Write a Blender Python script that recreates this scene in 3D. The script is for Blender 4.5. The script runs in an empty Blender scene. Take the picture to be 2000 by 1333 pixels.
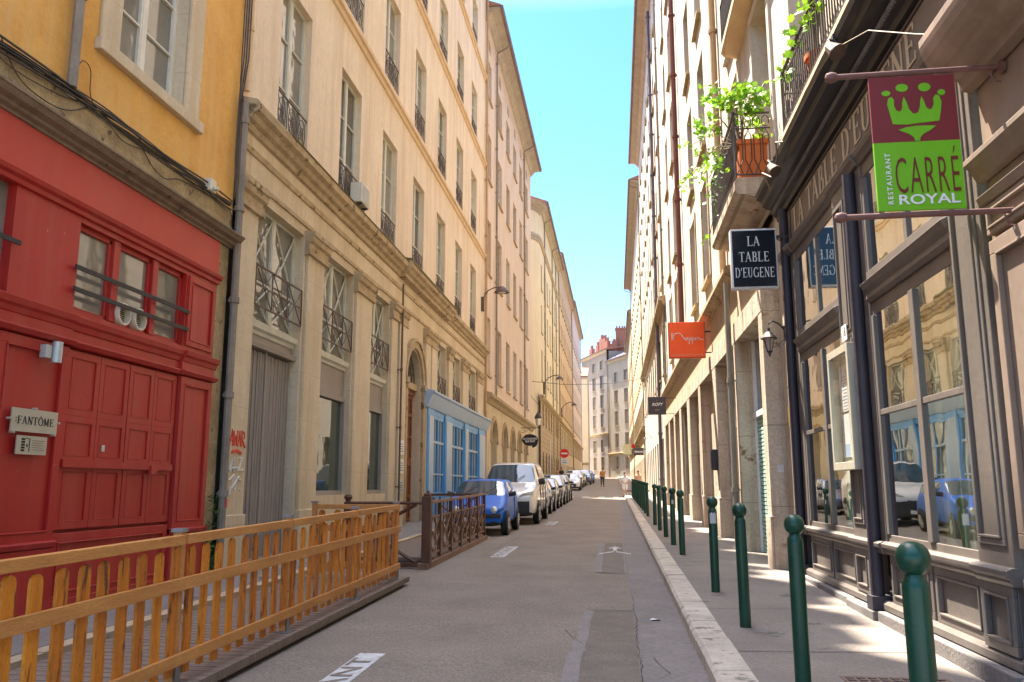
import bpy, bmesh, math, random
from mathutils import Vector, Matrix
rnd=random.Random(7)
SC=bpy.context.scene; COL=SC.collection
# ---------------------------------------------------------------- camera
CAMZ=1.62
cd=bpy.data.cameras.new('camera'); cam=bpy.data.objects.new('camera',cd); COL.objects.link(cam)
cd.sensor_width=36; cd.lens=36*1630/2000; cd.clip_start=.05; cd.clip_end=3000
cam.location=(0,0,CAMZ); cam.rotation_euler=(math.radians(90+9.8665),0,math.radians(6.995))
SC.camera=cam
# ---------------------------------------------------------------- sky, sun, exposure
SUN=Vector((-.285,.40,1)).normalized()
w=bpy.data.worlds.new('World'); SC.world=w; w.use_nodes=True
nt=w.node_tree; bg=nt.nodes['Background']
tc=nt.nodes.new('ShaderNodeTexCoord'); sky=nt.nodes.new('ShaderNodeTexSky'); sky.sky_type='NISHITA'; sky.sun_disc=False
sky.sun_elevation=math.asin(SUN.z); sky.sun_rotation=math.atan2(SUN.x,SUN.y)
sky.air_density=1.0; sky.dust_density=.6; sky.ozone_density=1.6
nz=nt.nodes.new('ShaderNodeTexNoise'); nz.inputs['Scale'].default_value=5; nz.inputs['Detail'].default_value=7
rp=nt.nodes.new('ShaderNodeValToRGB'); rp.color_ramp.elements[0].position=.80; rp.color_ramp.elements[1].position=.95
rp.color_ramp.elements[0].color=(0,0,0,1); rp.color_ramp.elements[1].color=(.8,.8,.8,1)
mx=nt.nodes.new('ShaderNodeMixRGB'); mx.inputs['Color2'].default_value=(9,9.5,10,1)
nt.links.new(tc.outputs['Generated'],nz.inputs['Vector']); nt.links.new(nz.outputs['Fac'],rp.inputs['Fac'])
hs=nt.nodes.new('ShaderNodeHueSaturation'); hs.inputs['Saturation'].default_value=1.1; hs.inputs['Value'].default_value=1
wb=nt.nodes.new('ShaderNodeMixRGB'); wb.blend_type='MULTIPLY'; wb.inputs['Fac'].default_value=1
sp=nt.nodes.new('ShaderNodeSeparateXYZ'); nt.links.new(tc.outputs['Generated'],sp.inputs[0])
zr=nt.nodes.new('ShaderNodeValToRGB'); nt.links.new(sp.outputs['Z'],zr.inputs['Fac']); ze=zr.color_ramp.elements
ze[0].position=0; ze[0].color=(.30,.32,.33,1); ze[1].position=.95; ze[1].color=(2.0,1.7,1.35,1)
for p_,c_ in((.3,(.265,.325,.37,1)),(.52,(.245,.335,.415,1)),(.68,(1.5,1.3,1.05,1))): q_=ze.new(p_); q_.color=c_  # sky dimmed at low elevation, zenith boosted to add fill light in the street
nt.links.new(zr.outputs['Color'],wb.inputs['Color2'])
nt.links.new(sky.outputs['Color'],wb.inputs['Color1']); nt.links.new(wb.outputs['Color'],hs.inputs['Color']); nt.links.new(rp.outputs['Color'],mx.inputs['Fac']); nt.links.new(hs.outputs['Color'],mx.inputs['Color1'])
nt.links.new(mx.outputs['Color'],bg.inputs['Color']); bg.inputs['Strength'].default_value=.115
sd=bpy.data.lights.new('sun','SUN'); sd.energy=2.85; sd.angle=math.radians(.5); sd.color=(1,.91,.78)
so=bpy.data.objects.new('sun',sd); COL.objects.link(so); so.location=(0,0,60)
so.rotation_euler=SUN.to_track_quat('Z','Y').to_euler()
SC.view_settings.view_transform='Standard'; SC.view_settings.look='None'; SC.view_settings.gamma=1
SC.view_settings.exposure=3.15
try:
    SC.cycles.max_bounces=8; SC.cycles.diffuse_bounces=5; SC.cycles.glossy_bounces=3; SC.cycles.transparent_max_bounces=8
    SC.cycles.caustics_reflective=False; SC.cycles.caustics_refractive=False; SC.cycles.sample_clamp_indirect=6
except Exception: pass
# ---------------------------------------------------------------- materials
M={}
def P(name,c1,c2=None,scale=2.,rough=.7,bump=0.,bs=60.,metal=0.,streak=None,dirt=None,blocks=None,spec=.4,coat=0.,trans=0.,stretch=(1,1,1),rvar=.1,fine=14.):
    m=bpy.data.materials.new(name); m.use_nodes=True; n=m.node_tree.nodes; l=m.node_tree.links; b=n['Principled BSDF']
    c=lambda v:(v[0],v[1],v[2],1)
    g=n.new('ShaderNodeNewGeometry'); mp=n.new('ShaderNodeMapping'); mp.inputs['Scale'].default_value=stretch
    l.new(g.outputs['Position'],mp.inputs['Vector'])
    def noise(s,d=5,vec=None):
        q=n.new('ShaderNodeTexNoise'); q.inputs['Scale'].default_value=s; q.inputs['Detail'].default_value=d; q.inputs['Roughness'].default_value=.62
        l.new(vec or mp.outputs['Vector'],q.inputs['Vector']); return q
    def ramp(src,a,bb):
        r=n.new('ShaderNodeMapRange'); r.inputs[1].default_value=a; r.inputs[2].default_value=bb; l.new(src,r.inputs[0]); return r.outputs[0]
    def mix(f,a,bcol):
        x=n.new('ShaderNodeMixRGB'); l.new(f,x.inputs['Fac'])
        if isinstance(a,tuple): x.inputs['Color1'].default_value=c(a)
        else: l.new(a,x.inputs['Color1'])
        x.inputs['Color2'].default_value=c(bcol); return x.outputs['Color']
    if c2 is None: c2=tuple(v*.82 for v in c1)
    col=mix(ramp(noise(scale).outputs['Fac'],.32,.68),tuple(c1),c2)
    f=noise(scale*fine,3); hs=n.new('ShaderNodeMixRGB'); hs.blend_type='MULTIPLY'; hs.inputs['Fac'].default_value=1
    rr=n.new('ShaderNodeMapRange'); rr.inputs[1].default_value=.3; rr.inputs[2].default_value=.7; rr.inputs[3].default_value=1-rvar; rr.inputs[4].default_value=1+rvar
    l.new(f.outputs['Fac'],rr.inputs[0]); l.new(col,hs.inputs['Color1']); l.new(rr.outputs[0],hs.inputs['Color2']); col=hs.outputs['Color']
    if streak:
        m2=n.new('ShaderNodeMapping'); m2.inputs['Scale'].default_value=(3.2,3.2,.22); l.new(g.outputs['Position'],m2.inputs['Vector'])
        s=noise(1.0,6,m2.outputs['Vector']); v=ramp(s.outputs['Fac'],.46,.70)
        k=n.new('ShaderNodeMath'); k.operation='MULTIPLY'; k.inputs[1].default_value=streak[1]; l.new(v,k.inputs[0]); col=mix(k.outputs[0],col,streak[0])
    if dirt:
        s=noise(dirt[1],8); v=ramp(s.outputs['Fac'],dirt[2],dirt[2]+.07); col=mix(v,col,dirt[0])
    bsrc=None
    if blocks:
        sx=n.new('ShaderNodeSeparateXYZ'); l.new(g.outputs['Position'],sx.inputs[0]); cb=n.new('ShaderNodeCombineXYZ')
        ad=n.new('ShaderNodeMath'); l.new(sx.outputs['Y'],ad.inputs[0]); l.new(sx.outputs['X'],ad.inputs[1])
        l.new(ad.outputs[0],cb.inputs['X']); l.new(sx.outputs['Z'],cb.inputs['Y'])
        bt=n.new('ShaderNodeTexBrick'); l.new(cb.outputs[0],bt.inputs['Vector']); bt.inputs['Scale'].default_value=1
        bt.inputs['Brick Width'].default_value=blocks[0]; bt.inputs['Row Height'].default_value=blocks[1]; bt.inputs['Mortar Size'].default_value=blocks[2]; bt.inputs['Mortar Smooth'].default_value=.3
        k=n.new('ShaderNodeMath'); k.operation='MULTIPLY'; k.inputs[1].default_value=blocks[3]; l.new(bt.outputs['Fac'],k.inputs[0])
        col=mix(k.outputs[0],col,tuple(v*.45 for v in c2)); bsrc=bt.outputs['Fac']
    l.new(col,b.inputs['Base Color']); b.inputs['Roughness'].default_value=rough; b.inputs['Metallic'].default_value=metal
    b.inputs['Specular IOR Level'].default_value=spec
    if coat: b.inputs['Coat Weight'].default_value=coat; b.inputs['Coat Roughness'].default_value=.05
    if rough>.25:
        r=n.new('ShaderNodeMapRange'); r.inputs[3].default_value=rough-.1; r.inputs[4].default_value=min(1,rough+.15); l.new(f.outputs['Fac'],r.inputs[0]); l.new(r.outputs[0],b.inputs['Roughness'])
    if bump:
        bn=n.new('ShaderNodeBump'); bn.inputs['Strength'].default_value=bump; bn.inputs['Distance'].default_value=.02
        h=noise(bs,4)
        if bsrc:
            sm=n.new('ShaderNodeMath'); sm.operation='MULTIPLY_ADD'; sm.inputs[1].default_value=-1.2; l.new(bsrc,sm.inputs[0]); l.new(h.outputs['Fac'],sm.inputs[2]); l.new(sm.outputs[0],bn.inputs['Height'])
        else: l.new(h.outputs['Fac'],bn.inputs['Height'])
        l.new(bn.outputs['Normal'],b.inputs['Normal'])
    if trans:
        tb=n.new('ShaderNodeBsdfTranslucent'); l.new(col,tb.inputs['Color']); ms=n.new('ShaderNodeMixShader'); ms.inputs[0].default_value=trans
        l.new(b.outputs[0],ms.inputs[1]); l.new(tb.outputs[0],ms.inputs[2]); l.new(ms.outputs[0],n['Material Output'].inputs['Surface'])
    M[name]=m; return m
def glass_dark(name,c,wav=.05,spec=.9,rough=.03):
    m=P(name,c,tuple(v*.6 for v in c),scale=.7,rough=rough,spec=spec,rvar=.02); b=m.node_tree.nodes['Principled BSDF']
    n=m.node_tree.nodes; l=m.node_tree.links; b.inputs['IOR'].default_value=1.55; b.inputs['Roughness'].default_value=rough
    q=n.new('ShaderNodeTexNoise'); q.inputs['Scale'].default_value=1.6; g=n.new('ShaderNodeNewGeometry'); l.new(g.outputs['Position'],q.inputs['Vector'])
    bn=n.new('ShaderNodeBump'); bn.inputs['Strength'].default_value=wav; bn.inputs['Distance'].default_value=.1; l.new(q.outputs['Fac'],bn.inputs['Height']); l.new(bn.outputs['Normal'],b.inputs['Normal'])
    return m
def glass_clear(name,tint,gain=1.0):
    m=bpy.data.materials.new(name); m.use_nodes=True; n=m.node_tree.nodes; l=m.node_tree.links; n.remove(n['Principled BSDF'])
    t=n.new('ShaderNodeBsdfTransparent'); t.inputs[0].default_value=(*tint,1); g=n.new('ShaderNodeBsdfGlossy'); g.inputs['Roughness'].default_value=.015; g.inputs['Color'].default_value=(.95,1,.97,1)
    f=n.new('ShaderNodeFresnel'); f.inputs[0].default_value=1.65; ms=n.new('ShaderNodeMixShader')
    mr=n.new('ShaderNodeMath'); mr.operation='MULTIPLY_ADD'; mr.inputs[1].default_value=gain; mr.inputs[2].default_value=.03; mr.use_clamp=True; l.new(f.outputs[0],mr.inputs[0])
    q=n.new('ShaderNodeTexNoise'); q.inputs['Scale'].default_value=1.3; ge=n.new('ShaderNodeNewGeometry'); l.new(ge.outputs['Position'],q.inputs['Vector'])
    bn=n.new('ShaderNodeBump'); bn.inputs['Strength'].default_value=.025; bn.inputs['Distance'].default_value=.1; l.new(q.outputs['Fac'],bn.inputs['Height']); l.new(bn.outputs['Normal'],g.inputs['Normal'])
    l.new(mr.outputs[0],ms.inputs[0]); l.new(t.outputs[0],ms.inputs[1]); l.new(g.outputs[0],ms.inputs[2]); l.new(ms.outputs[0],n['Material Output'].inputs['Surface']); M[name]=m
P('asphalt',(.27,.22,.172),(.205,.168,.132),scale=.9,rough=.85,bump=.6,bs=130,dirt=((.33,.29,.245),42,.61),rvar=.36,fine=48,spec=.3)
P('asphalt_patch',(.215,.177,.14),(.16,.132,.105),scale=3,rough=.8,bump=.6,bs=150,rvar=.4,spec=.3,fine=22)
P('bitumen',(.23,.20,.18),(.18,.16,.148),scale=4,rough=.8,bump=.2,bs=60,rvar=.25)
P('gutter',(.22,.19,.17),(.165,.145,.13),scale=1.3,rough=.8,bump=.3,bs=90,dirt=((.08,.07,.065),2.2,.64),rvar=.2)
P('pavement',(.24,.205,.175),(.175,.15,.13),scale=.9,rough=.85,bump=.35,bs=110,dirt=((.12,.105,.09),2.6,.60),rvar=.25,fine=50)
P('kerbstone',(.58,.51,.41),(.40,.34,.27),scale=2.6,rough=.8,bump=.6,bs=40,dirt=((.2,.17,.14),5,.59),rvar=.15)
P('paint_white',(.62,.62,.6),(.42,.41,.38),scale=7,rough=.7,dirt=((.15,.13,.12),14,.60))
P('deck_wood',(.24,.17,.12),(.16,.115,.085),scale=3,rough=.75,stretch=(1,12,1),bump=.3,bs=20,rvar=.2)
P('orange_wood',(.76,.27,.018),(.52,.16,.01),scale=2.2,rough=.5,stretch=(5,5,.8),bump=.2,bs=12,dirt=((.16,.05,.01),5,.60),rvar=.22)
P('orange_wood_dark',(.62,.20,.014),(.42,.12,.009),scale=2.6,rough=.5,stretch=(5,5,.8),bump=.2,bs=12,dirt=((.12,.04,.01),4,.56),rvar=.25)
P('rail_wood',(.62,.28,.075),(.46,.19,.045),scale=2.2,rough=.5,stretch=(5,.7,5),bump=.2,bs=12,dirt=((.17,.06,.02),5,.66),rvar=.18)
P('brown_wood',(.13,.055,.025),(.075,.03,.014),scale=3,rough=.5,stretch=(4,4,1),bump=.2,bs=14,rvar=.2)
P('brown_rail',(.26,.145,.09),(.17,.085,.05),scale=3,rough=.55,bump=.2,bs=14,rvar=.2)
P('red_paint',(.42,.018,.013),(.35,.014,.010),scale=1.2,rough=.48,bump=.1,bs=9,dirt=((.60,.20,.15),9,.68),streak=((.40,.06,.04),.6),rvar=.06,spec=.5)
P('red_fascia',(.55,.075,.055),(.49,.06,.045),scale=1.0,rough=.55,bump=.06,bs=9,streak=((.5,.1,.08),.4),rvar=.05)  # paler than the other red: reflected light put into the colour
P('red_dark',(.15,.012,.010),rough=.5)
P('ochre',(.74,.43,.12),(.62,.32,.07),scale=1.3,rough=.9,bump=.25,bs=25,streak=((.70,.46,.19),.55),dirt=((.36,.19,.07),3.4,.70),rvar=.07)
P('old_stone',(.44,.34,.19),(.27,.2,.11),scale=3.5,rough=.95,bump=.9,bs=16,dirt=((.10,.075,.05),5,.60),rvar=.25)
P('stone_warm',(.64,.545,.39),(.55,.455,.31),scale=1.0,rough=.88,bump=.22,bs=22,streak=((.40,.28,.15),.45),dirt=((.36,.25,.14),7,.72),blocks=(2.6,.98,.006,.35),rvar=.07)
P('stone_mould',(.5,.39,.24),(.35,.26,.15),scale=3,rough=.9,bump=.5,bs=24,dirt=((.14,.11,.05),4,.58),rvar=.15)
P('moss',(.2,.17,.06),(.13,.11,.05),scale=7,rough=1,bump=1,bs=40,rvar=.4)
P('peach',(.73,.615,.46),(.66,.54,.39),scale=.6,rough=.92,bump=.15,bs=30,streak=((.50,.36,.25),.6),dirt=((.60,.45,.32),1.4,.66),rvar=.06)
P('peach_trim',(.68,.51,.32),(.58,.42,.25),scale=2,rough=.9,bump=.2,bs=30,rvar=.1)
P('pink_plaster',(.68,.545,.43),(.62,.49,.38),scale=.6,rough=.92,bump=.1,bs=30,streak=((.46,.34,.25),.6),dirt=((.56,.43,.33),1.2,.66),rvar=.06)
P('cream',(.70,.61,.44),(.64,.55,.385),scale=.5,rough=.92,bump=.1,bs=30,streak=((.58,.45,.27),.4),rvar=.04)
P('tan_plaster',(.6,.45,.29),(.52,.37,.23),scale=.5,rough=.92,bump=.1,bs=30,streak=((.45,.3,.18),.5),rvar=.05)
P('rustic',(.5,.38,.24),(.4,.29,.18),scale=1.5,rough=.9,bump=.6,bs=20,blocks=(1.1,.42,.02,.8),rvar=.12)
P('pale_stone',(.61,.545,.46),(.51,.44,.36),scale=1.3,rough=.9,bump=.25,bs=24,streak=((.46,.35,.23),.6),dirt=((.40,.29,.18),4,.68),rvar=.09)
P('shop_stone',(.57,.48,.37),(.45,.36,.265),scale=1.6,rough=.88,bump=.5,bs=22,streak=((.25,.15,.085),.8),dirt=((.22,.13,.07),3.4,.62),blocks=(3.,1.3,.008,.7),rvar=.16)
P('pale_pink',(.68,.60,.52),(.6,.51,.43),scale=1.1,rough=.9,bump=.15,bs=24,streak=((.5,.4,.31),.5),rvar=.07)
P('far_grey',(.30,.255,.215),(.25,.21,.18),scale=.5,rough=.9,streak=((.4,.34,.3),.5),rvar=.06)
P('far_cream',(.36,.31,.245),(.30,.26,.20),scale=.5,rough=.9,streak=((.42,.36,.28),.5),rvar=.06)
P('rev_stone',(.50,.38,.25),(.42,.31,.2),scale=2,rough=.9,bump=.2,bs=24,rvar=.1)
P('tiles',(.40,.20,.125),(.28,.13,.085),scale=3,rough=.85,bump=.5,bs=14,rvar=.2)
P('brick_red',(.36,.155,.105),(.25,.10,.07),scale=2,rough=.9,bump=.4,bs=20,blocks=(.5,.2,.02,.6),rvar=.2)
P('slate',(.17,.15,.17),(.12,.10,.12),scale=3,rough=.7,rvar=.15)
P('soffit',(.48,.42,.33),(.38,.32,.25),scale=1.5,rough=.8,rvar=.1)
P('zinc',(.30,.31,.32),(.22,.22,.23),scale=3,rough=.45,metal=.6,dirt=((.2,.14,.1),5,.68),rvar=.12)
P('pipe_grey',(.29,.25,.20),(.20,.17,.135),scale=2.5,rough=.75,dirt=((.3,.2,.13),6,.66),rvar=.1)
P('pipe_red',(.20,.07,.055),(.14,.05,.04),scale=2,rough=.5,rvar=.1)
P('pipe_tan',(.5,.33,.17),(.4,.25,.12),scale=2,rough=.6,rvar=.1)
P('gutter_brown',(.22,.15,.13),(.15,.1,.09),scale=2,rough=.6,rvar=.1)
P('win_frame',(.62,.62,.52),(.52,.52,.43),scale=4,rough=.55,rvar=.08)
P('win_white',(.72,.70,.62),(.62,.6,.52),scale=4,rough=.5,rvar=.06)
P('win_brown',(.22,.15,.10),(.16,.1,.07),scale=4,rough=.55,rvar=.08)
P('shutter_tan',(.43,.35,.25),(.36,.28,.2),scale=2,rough=.7,bump=.3,bs=8,stretch=(.4,.4,9),rvar=.1)
P('iron',(.05,.047,.052),(.085,.07,.065),scale=9,rough=.55,metal=.3,rvar=.2)
P('iron_rust',(.15,.10,.08),(.1,.07,.06),scale=7,rough=.6,metal=.3,rvar=.2)
P('pole_brown',(.17,.085,.075),(.125,.06,.055),scale=7,rough=.45,rvar=.1)
P('grey_panel',(.31,.275,.24),(.27,.235,.205),scale=1.2,rough=.6,rvar=.04)
P('grey_plank',(.285,.255,.235),(.2,.18,.165),scale=2,rough=.75,stretch=(6,6,.6),bump=.3,bs=10,rvar=.14)
P('door_wood',(.24,.075,.03),(.15,.045,.02),scale=2,rough=.4,stretch=(6,6,.8),bump=.15,bs=10,rvar=.15,spec=.5)
P('blue_paint',(.07,.32,.72),(.06,.28,.64),scale=1.3,rough=.42,streak=((.2,.42,.66),.4),rvar=.04,spec=.5)
P('blue_pale',(.36,.50,.66),(.3,.43,.6),scale=1.5,rough=.45,streak=((.45,.52,.6),.5),rvar=.05)
P('rest_paint',(.15,.128,.11),(.115,.098,.085),scale=1.2,rough=.42,bump=.12,bs=14,streak=((.19,.155,.14),.5),dirt=((.07,.055,.05),8,.70),rvar=.06,spec=.5)
P('rest_pale',(.40,.345,.32),(.34,.29,.27),scale=1.2,rough=.42,bump=.1,bs=12,streak=((.46,.40,.37),.5),rvar=.05,spec=.5)
P('rest_dark',(.035,.03,.042),(.025,.02,.03),scale=3,rough=.55,bump=.1,bs=14,rvar=.1,spec=.5)
P('rest_black',(.008,.007,.008),(.013,.011,.013),scale=3,rough=.4,rvar=.2)
P('fascia_grey',(.19,.155,.125),(.16,.13,.105),scale=1.5,rough=.5,rvar=.06)
P('letter_gold',(.62,.50,.34),(.5,.4,.26),scale=8,rough=.45,rvar=.06)
P('plinth_stone',(.20,.185,.175),(.14,.125,.12),scale=2,rough=.85,bump=.4,bs=30,rvar=.15)
P('brown_pink',(.24,.18,.14),(.20,.15,.115),scale=1.2,rough=.5,streak=((.38,.27,.21),.5),rvar=.06)
P('curtain_white',(.75,.75,.68),(.6,.62,.55),scale=2,rough=.8,stretch=(8,8,.3),trans=.3)
P('curtain_green',(.78,.76,.5),(.68,.66,.42),scale=1,rough=.8,stretch=(6,6,.3))
P('curtain_mint',(.35,.68,.60),(.28,.6,.52),scale=1,rough=.8,stretch=(6,6,.3))
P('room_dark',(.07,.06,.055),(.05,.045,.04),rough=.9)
P('shutter_green',(.42,.62,.55),(.36,.55,.48),scale=1,rough=.5,rvar=.04)
P('green_metal',(.004,.058,.032),(.003,.040,.022),scale=5,rough=.3,spec=.45,dirt=((.10,.05,.03),14,.69),rvar=.12)
P('sticker',(.6,.6,.58),(.5,.5,.5),scale=20,rough=.5)
P('black',(.015,.014,.016),rough=.5)
P('sign_black',(.008,.009,.016),rough=.18,spec=.6)
P('white',(.75,.75,.74),(.68,.68,.67),scale=3,rough=.4)
P('alu',(.55,.57,.54),(.45,.47,.45),scale=3,rough=.4,metal=.4)
P('sign_orange',(1.,.12,.01),(.95,.105,.008),scale=2,rough=.35,rvar=.02)
P('sign_orange_side',(.62,.09,.035),rough=.4)
P('sign_grey',(.075,.062,.068),rough=.4)
P('sign_maroon',(.185,.024,.026),(.16,.02,.022),scale=2,rough=.45,rvar=.03)
P('sign_green',(.155,.44,.012),(.14,.41,.01),scale=2,rough=.4,rvar=.03)
P('letter_maroon',(.15,.02,.015),rough=.45)
P('sign_red',(.78,.02,.015),rough=.35)
P('plaque',(.50,.47,.37),(.44,.41,.32),scale=5,rough=.35,metal=.2,rvar=.05)
P('brass',(.42,.27,.08),rough=.4,metal=.5)
P('terracotta',(.62,.165,.035),(.52,.12,.025),scale=4,rough=.7,rvar=.06)
P('leaf',(.27,.47,.03),(.13,.30,.02),scale=9,rough=.45,trans=.42,rvar=.2)
P('leaf_dark',(.09,.19,.03),(.05,.12,.02),scale=9,rough=.5,trans=.35,rvar=.2)
P('stem',(.16,.10,.05),rough=.8)
P('cable',(.035,.03,.028),(.07,.055,.045),scale=8,rough=.6)
P('crack',(.05,.04,.035),rough=.9)
P('cable_tan',(.35,.26,.17),rough=.7)
P('ac_white',(.66,.62,.5),(.58,.54,.43),scale=2,rough=.5)
P('graf_red',(.72,.09,.05),rough=.6); P('graf_white',(.72,.70,.66),rough=.7)
P('tyre',(.02,.02,.02),rough=.8); P('rim',(.45,.44,.43),rough=.35,metal=.7)
P('car_blue',(.006,.14,.62),rough=.4,coat=.12,rvar=.01,spec=.25); P('car_white',(.72,.71,.67),rough=.35,coat=1,rvar=.01)
P('car_silver',(.5,.5,.5),rough=.35,metal=.5,coat=1,rvar=.01); P('car_grey',(.18,.18,.19),rough=.35,metal=.4,coat=1,rvar=.01)
P('car_black',(.03,.03,.035),rough=.3,coat=1,rvar=.01); P('car_navy',(.09,.11,.22),rough=.3,metal=.3,coat=1,rvar=.01)
P('plastic',(.035,.033,.033),rough=.6); P('lamp_glass',(.7,.68,.6),rough=.12,metal=.35,spec=.8)
P('skin',(.55,.30,.2),rough=.6); P('hair',(.04,.025,.02),rough=.7); P('cloth_white',(.72,.72,.75),rough=.8); P('cloth_orange',(.62,.27,.03),rough=.8)
P('cloth_dark',(.06,.055,.07),rough=.8); P('cloth_pink',(.7,.4,.28),rough=.8)
P('chalk',(.72,.66,.52),(.6,.54,.42),scale=3,rough=.7)
glass_dark('glass',(.26,.25,.21)); glass_dark('glass_sky_tint',(.02,.07,.11),wav=.02); glass_dark('glass_far',(.2,.2,.19)); glass_dark('glass_shop',(.05,.075,.06),wav=.03,spec=1)  # car glass: blue in the base colour stands in for reflected sky
glass_clear('glass_clear',(.93,.97,.91),.85)
glass_dark('glass_light',(.5,.5,.44),spec=.7); glass_dark('glass_deep',(.09,.085,.07)); glass_clear('glass_case',(.95,.97,.96),.25)
# ---------------------------------------------------------------- ground height, mesh helper
def gz(y):
    if y<62: return .014*y
    if y<80: return .868+.036*(y-62)
    return 1.516+.02*(y-80)
SPLIT={'pilaster','grey_panel','shop_window','window_sill','window_bars','shutter_door','stone_trim','window_surround','stone_arcade','shop_frame','window_bar','chimney','handwriting','moss','string_course','cornice','case_frame','bracket','planter','hanger'}
class MB:
    def pieces(s):
        par=list(range(len(s.v)))
        def F(i):
            while par[i]!=i: par[i]=par[par[i]]; i=par[i]
            return i
        for f in s.f:
            for i in f[1:]: par[F(i)]=F(f[0])
        G={}
        for f in s.f: G.setdefault(F(f[0]),[]).append(f)
        B=[]
        for r,fs in G.items():
            ids={i for f in fs for i in f}; B.append([[min(s.v[i][k] for i in ids)-.012 for k in range(3)],[max(s.v[i][k] for i in ids)+.012 for k in range(3)],fs])
        ch=True
        while ch:
            ch=False; i=0
            while i<len(B):
                j=i+1
                while j<len(B):
                    a,b=B[i],B[j]
                    if all(a[0][k]<=b[1][k] and b[0][k]<=a[1][k] for k in range(3)):
                        B[i]=[[min(a[0][k],b[0][k]) for k in range(3)],[max(a[1][k],b[1][k]) for k in range(3)],a[2]+b[2]]; B.pop(j); ch=True
                    else: j+=1
                i+=1
        if len(B)>95: return [s]
        out=[]
        for _,_,fs in B:
            m=MB(); mp={}
            for f in fs:
                for i in f:
                    if i not in mp: mp[i]=len(m.v); m.v.append(s.v[i])
                m.f.append([mp[i] for i in f])
            out.append(m)
        return out
    def __init__(s,T=None): s.v=[]; s.f=[]; s.T=T
    def V(s,p): s.v.append(tuple(s.T(p)) if s.T else tuple(p)); return len(s.v)-1
    def q(s,*pts): s.f.append([s.V(p) for p in pts])
    def box(s,x0,x1,y0,y1,z0,z1):
        i=[s.V(p) for p in ((x0,y0,z0),(x1,y0,z0),(x1,y1,z0),(x0,y1,z0),(x0,y0,z1),(x1,y0,z1),(x1,y1,z1),(x0,y1,z1))]
        for a in ((0,3,2,1),(4,5,6,7),(0,1,5,4),(1,2,6,5),(2,3,7,6),(3,0,4,7)): s.f.append([i[k] for k in a])
    def prof(s,pts,u0,u1):      # closed (d,z) profile swept along u, capped
        n=len(pts); a=[s.V((u0,d,z)) for d,z in pts]; b=[s.V((u1,d,z)) for d,z in pts]
        for k in range(n): s.f.append([a[k],a[(k+1)%n],b[(k+1)%n],b[k]])
        s.f.append(a[::-1]); s.f.append(b)
    def ext(s,pts,f0,f1):       # polygon pts -> f0(p), f1(p) rings
        n=len(pts); a=[s.V(f0(p)) for p in pts]; b=[s.V(f1(p)) for p in pts]
        for k in range(n): s.f.append([a[k],a[(k+1)%n],b[(k+1)%n],b[k]])
        s.f.append(a[::-1]); s.f.append(b)
    def tube(s,pts,r,n=6,r1=None,cap=True):
        pts=[Vector(p) for p in pts]; rings=[]; m=len(pts)
        for i,p in enumerate(pts):
            t=(pts[min(i+1,m-1)]-pts[max(i-1,0)]); t.normalize()
            a=Vector((0,0,1)) if abs(t.z)<.9 else Vector((1,0,0)); x=t.cross(a).normalized(); y=t.cross(x)
            rr=r if r1 is None else r+(r1-r)*i/max(1,m-1)
            rings.append([s.V(p+x*rr*math.cos(k*2*math.pi/n)+y*rr*math.sin(k*2*math.pi/n)) for k in range(n)])
        for i in range(m-1):
            for k in range(n): s.f.append([rings[i][k],rings[i][(k+1)%n],rings[i+1][(k+1)%n],rings[i+1][k]])
        if cap: s.f.append(rings[0][::-1]); s.f.append(rings[-1])
    def lathe(s,prof,c=(0,0,0),n=16,axis='z'):
        rings=[]
        for r,z in prof:
            ring=[]
            for k in range(n):
                a=k*2*math.pi/n; p=(r*math.cos(a),r*math.sin(a),z)
                if axis=='x': p=(z,p[0],p[1])
                if axis=='y': p=(p[0],z,p[1])
                ring.append(s.V((c[0]+p[0],c[1]+p[1],c[2]+p[2])))
            rings.append(ring)
        for i in range(len(rings)-1):
            for k in range(n): s.f.append([rings[i][k],rings[i][(k+1)%n],rings[i+1][(k+1)%n],rings[i+1][k]])
        s.f.append(rings[0][::-1]); s.f.append(rings[-1])
    def mesh(s,name,mat,smooth=False):
        me=bpy.data.meshes.new(name); me.from_pydata(s.v,[],s.f); me.validate(); me.materials.append(M[mat] if isinstance(mat,str) else mat)
        if smooth:
            for p in me.polygons: p.use_smooth=True
            try: me.set_sharp_from_angle(angle=math.radians(40))
            except Exception: pass
        me.update(); return me
    def obj(s,name,mat,parent=None,smooth=False,bev=0,**k):
        if name in SPLIT and parent is not None:
            out=None
            for g in s.pieces(): out=link(name,g.mesh(name,mat,smooth),parent,bev=bev,**k)
            return out
        return link(name,s.mesh(name,mat,smooth),parent,bev=bev,**k)
def smooth(pts,n=5):
    P_=[Vector(pts[0])]+[Vector(p) for p in pts]+[Vector(pts[-1])]; out=[]
    for i in range(1,len(P_)-2):
        for k in range(n):
            t=k/n; a,b,c,d=P_[i-1:i+3]; out.append(.5*((2*b)+(c-a)*t+(2*a-5*b+4*c-d)*t*t+(3*b-a-3*c+d)*t**3))
    return out+[P_[-1]]
def wl(o):
    v=Vector((0,0,0))
    while o is not None: v=v+o.location; o=o.parent
    return v
def tag(o,label=None,cat=None,group=None,kind=None):
    if label: o['label']=label
    if cat: o['category']=cat
    if group: o['group']=group
    if kind: o['kind']=kind
    return o
def link(name,me,parent=None,bev=0,local=False,**k):
    o=bpy.data.objects.new(name,me); COL.objects.link(o)
    if parent is not None:
        o.parent=parent
        if not local: o.location=-wl(parent)
    if bev:
        b=o.modifiers.new('bevel','BEVEL'); b.width=bev; b.segments=2; b.limit_method='ANGLE'; b.angle_limit=math.radians(50)
    return tag(o,**k)
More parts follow.
